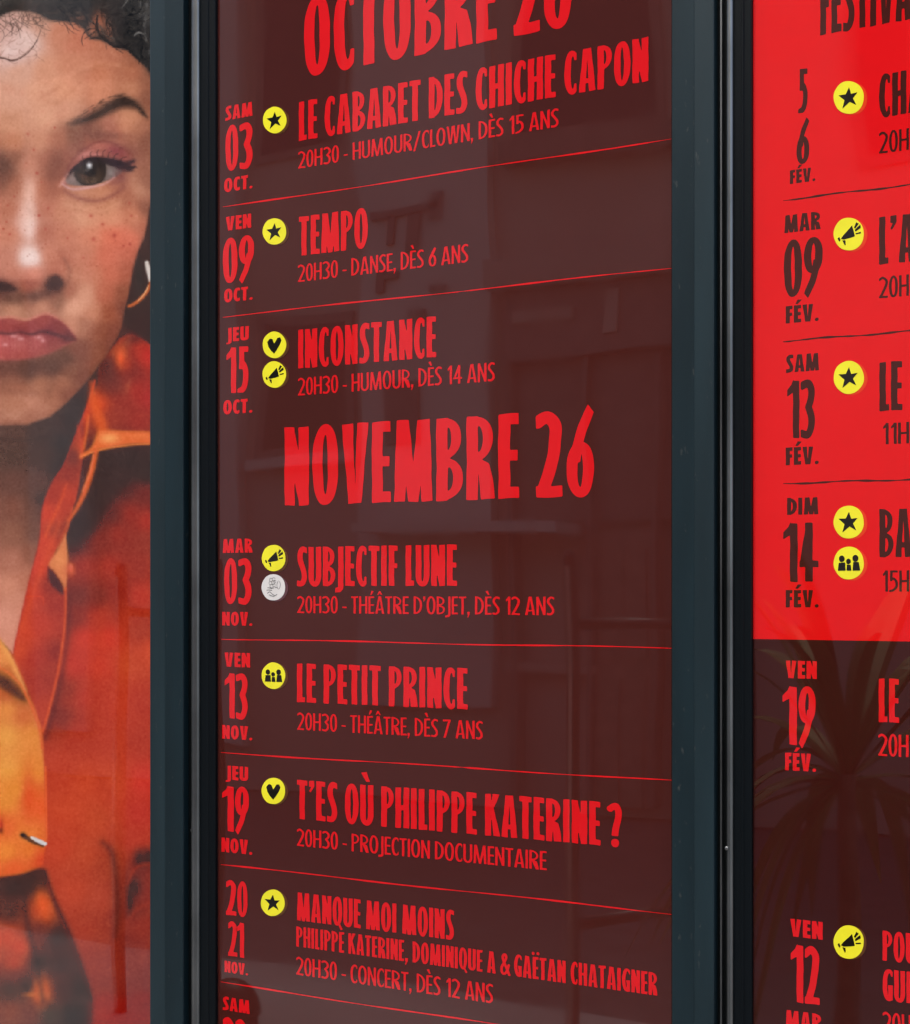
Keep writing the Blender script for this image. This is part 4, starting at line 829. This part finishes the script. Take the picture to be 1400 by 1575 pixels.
for y in (957, 1428):
    z = spt(878, y, 5.0).z; mb = MB(); mb.tube([(a.x, a.y, z), (b.x, b.y, z)], .019, 12); mb.build('rail', RAILM, rl, smooth=True)
rl2 = thing('pavement_railing', 'grey tubular pavement railing mirrored in the portrait', 'railing', tuple(spt(187, 908, 6.0).to_2d()) + (0,))
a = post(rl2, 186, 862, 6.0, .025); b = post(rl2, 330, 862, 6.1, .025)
z = spt(187, 937, 6.0).z; mb = MB(); mb.tube([(a.x, a.y, z), (b.x, b.y, z)], .02, 12); mb.build('rail', RAILM, rl2, smooth=True)
# potted palm near the festival case
PB = spt(1305, 1190, 3.7)
palm = thing('potted_palm', 'potted fan palm mirrored in the red festival poster', 'palm', (PB.x, PB.y, 0))
mb = MB(); mb.tube([(PB.x, PB.y, .42), (PB.x + .01, PB.y, .7), (PB.x, PB.y, PB.z)], [.035, .026, .02], 12); mb.build('trunk', BARK, palm)
mb = MB(); mb.tube([(PB.x, PB.y, 0), (PB.x, PB.y, .02), (PB.x, PB.y, .42), (PB.x, PB.y, .45)], [.11, .12, .15, .15], 24); mb.build('pot', POT, palm)
mb = MB(); lr = random.Random(5)
for i in range(62):
    az = i * 2.4 + lr.uniform(-.3, .3); el = lr.uniform(-.6, 1.35); L = lr.uniform(.45, .85); wd = lr.uniform(.02, .045)
    bend = lr.uniform(.15, .5); twist = lr.uniform(-.12, .12); d = Vector((math.cos(az) * math.cos(el), math.sin(az) * math.cos(el), math.sin(el))); side = d.cross(Vector((0, 0, 1))).normalized(); up = side.cross(d)
    if el > .6: L *= 1.35
    if d.x < -.4: L *= .8
    if d.y > .2: L *= .75; wd *= .6
    tip = Vector((PB.x, PB.y, PB.z)) + d * (L + .1) - CAM                      # no blade may hang between the photographer and the cases
    dep_ = -tip.x * math.sin(TH) + tip.y * math.cos(TH); lat_ = tip.x * math.cos(TH) + tip.y * math.sin(TH)
    if dep_ > -.15 and abs(lat_) < .4 * abs(dep_) + .25: continue
    base = Vector((PB.x, PB.y, PB.z - .02)); vs = []; n = 9
    for k in range(n + 1):
        s_ = k / n; c = base + d * L * s_ + side * twist * s_ * s_ + Vector((0, 0, -1)) * (bend * s_ ** 2.4 * (1.2 - el * .4)); h = wd * (math.sin(min(s_ * 1.25 + .12, 1) * math.pi * .5)) * (1 - s_ ** 3) + .001
        vs += [tuple(c - side * h + up * h * .3), tuple(c), tuple(c + side * h + up * h * .3)]
    mb.add(vs, [(3 * k + j, 3 * k + j + 1, 3 * k + j + 4, 3 * k + j + 3) for k in range(n) for j in (0, 1)])
tag(mb.build('foliage', LEAF, palm), kind=None)
bp = spt(356, 1560, 4.0)
bo = thing('bollard', 'dark round-topped street bollard mirrored low in the dark programme', 'bollard', (bp.x, bp.y, 0))
mb = MB(); mb.tube([(bp.x, bp.y, 0), (bp.x, bp.y, .03), (bp.x, bp.y, .035), (bp.x, bp.y, bp.z)], [.095, .095, .078, .074], 20); mb.build('shaft', RIM, bo, smooth=True)
mb = MB(); mb.tube([(bp.x, bp.y, bp.z + .09 * math.sin(a)) for a in np.linspace(0, 1.5, 8)], [.08 * math.cos(a) + .002 for a in np.linspace(0, 1.5, 8)], 20); mb.build('cap', RIM, bo, smooth=True)
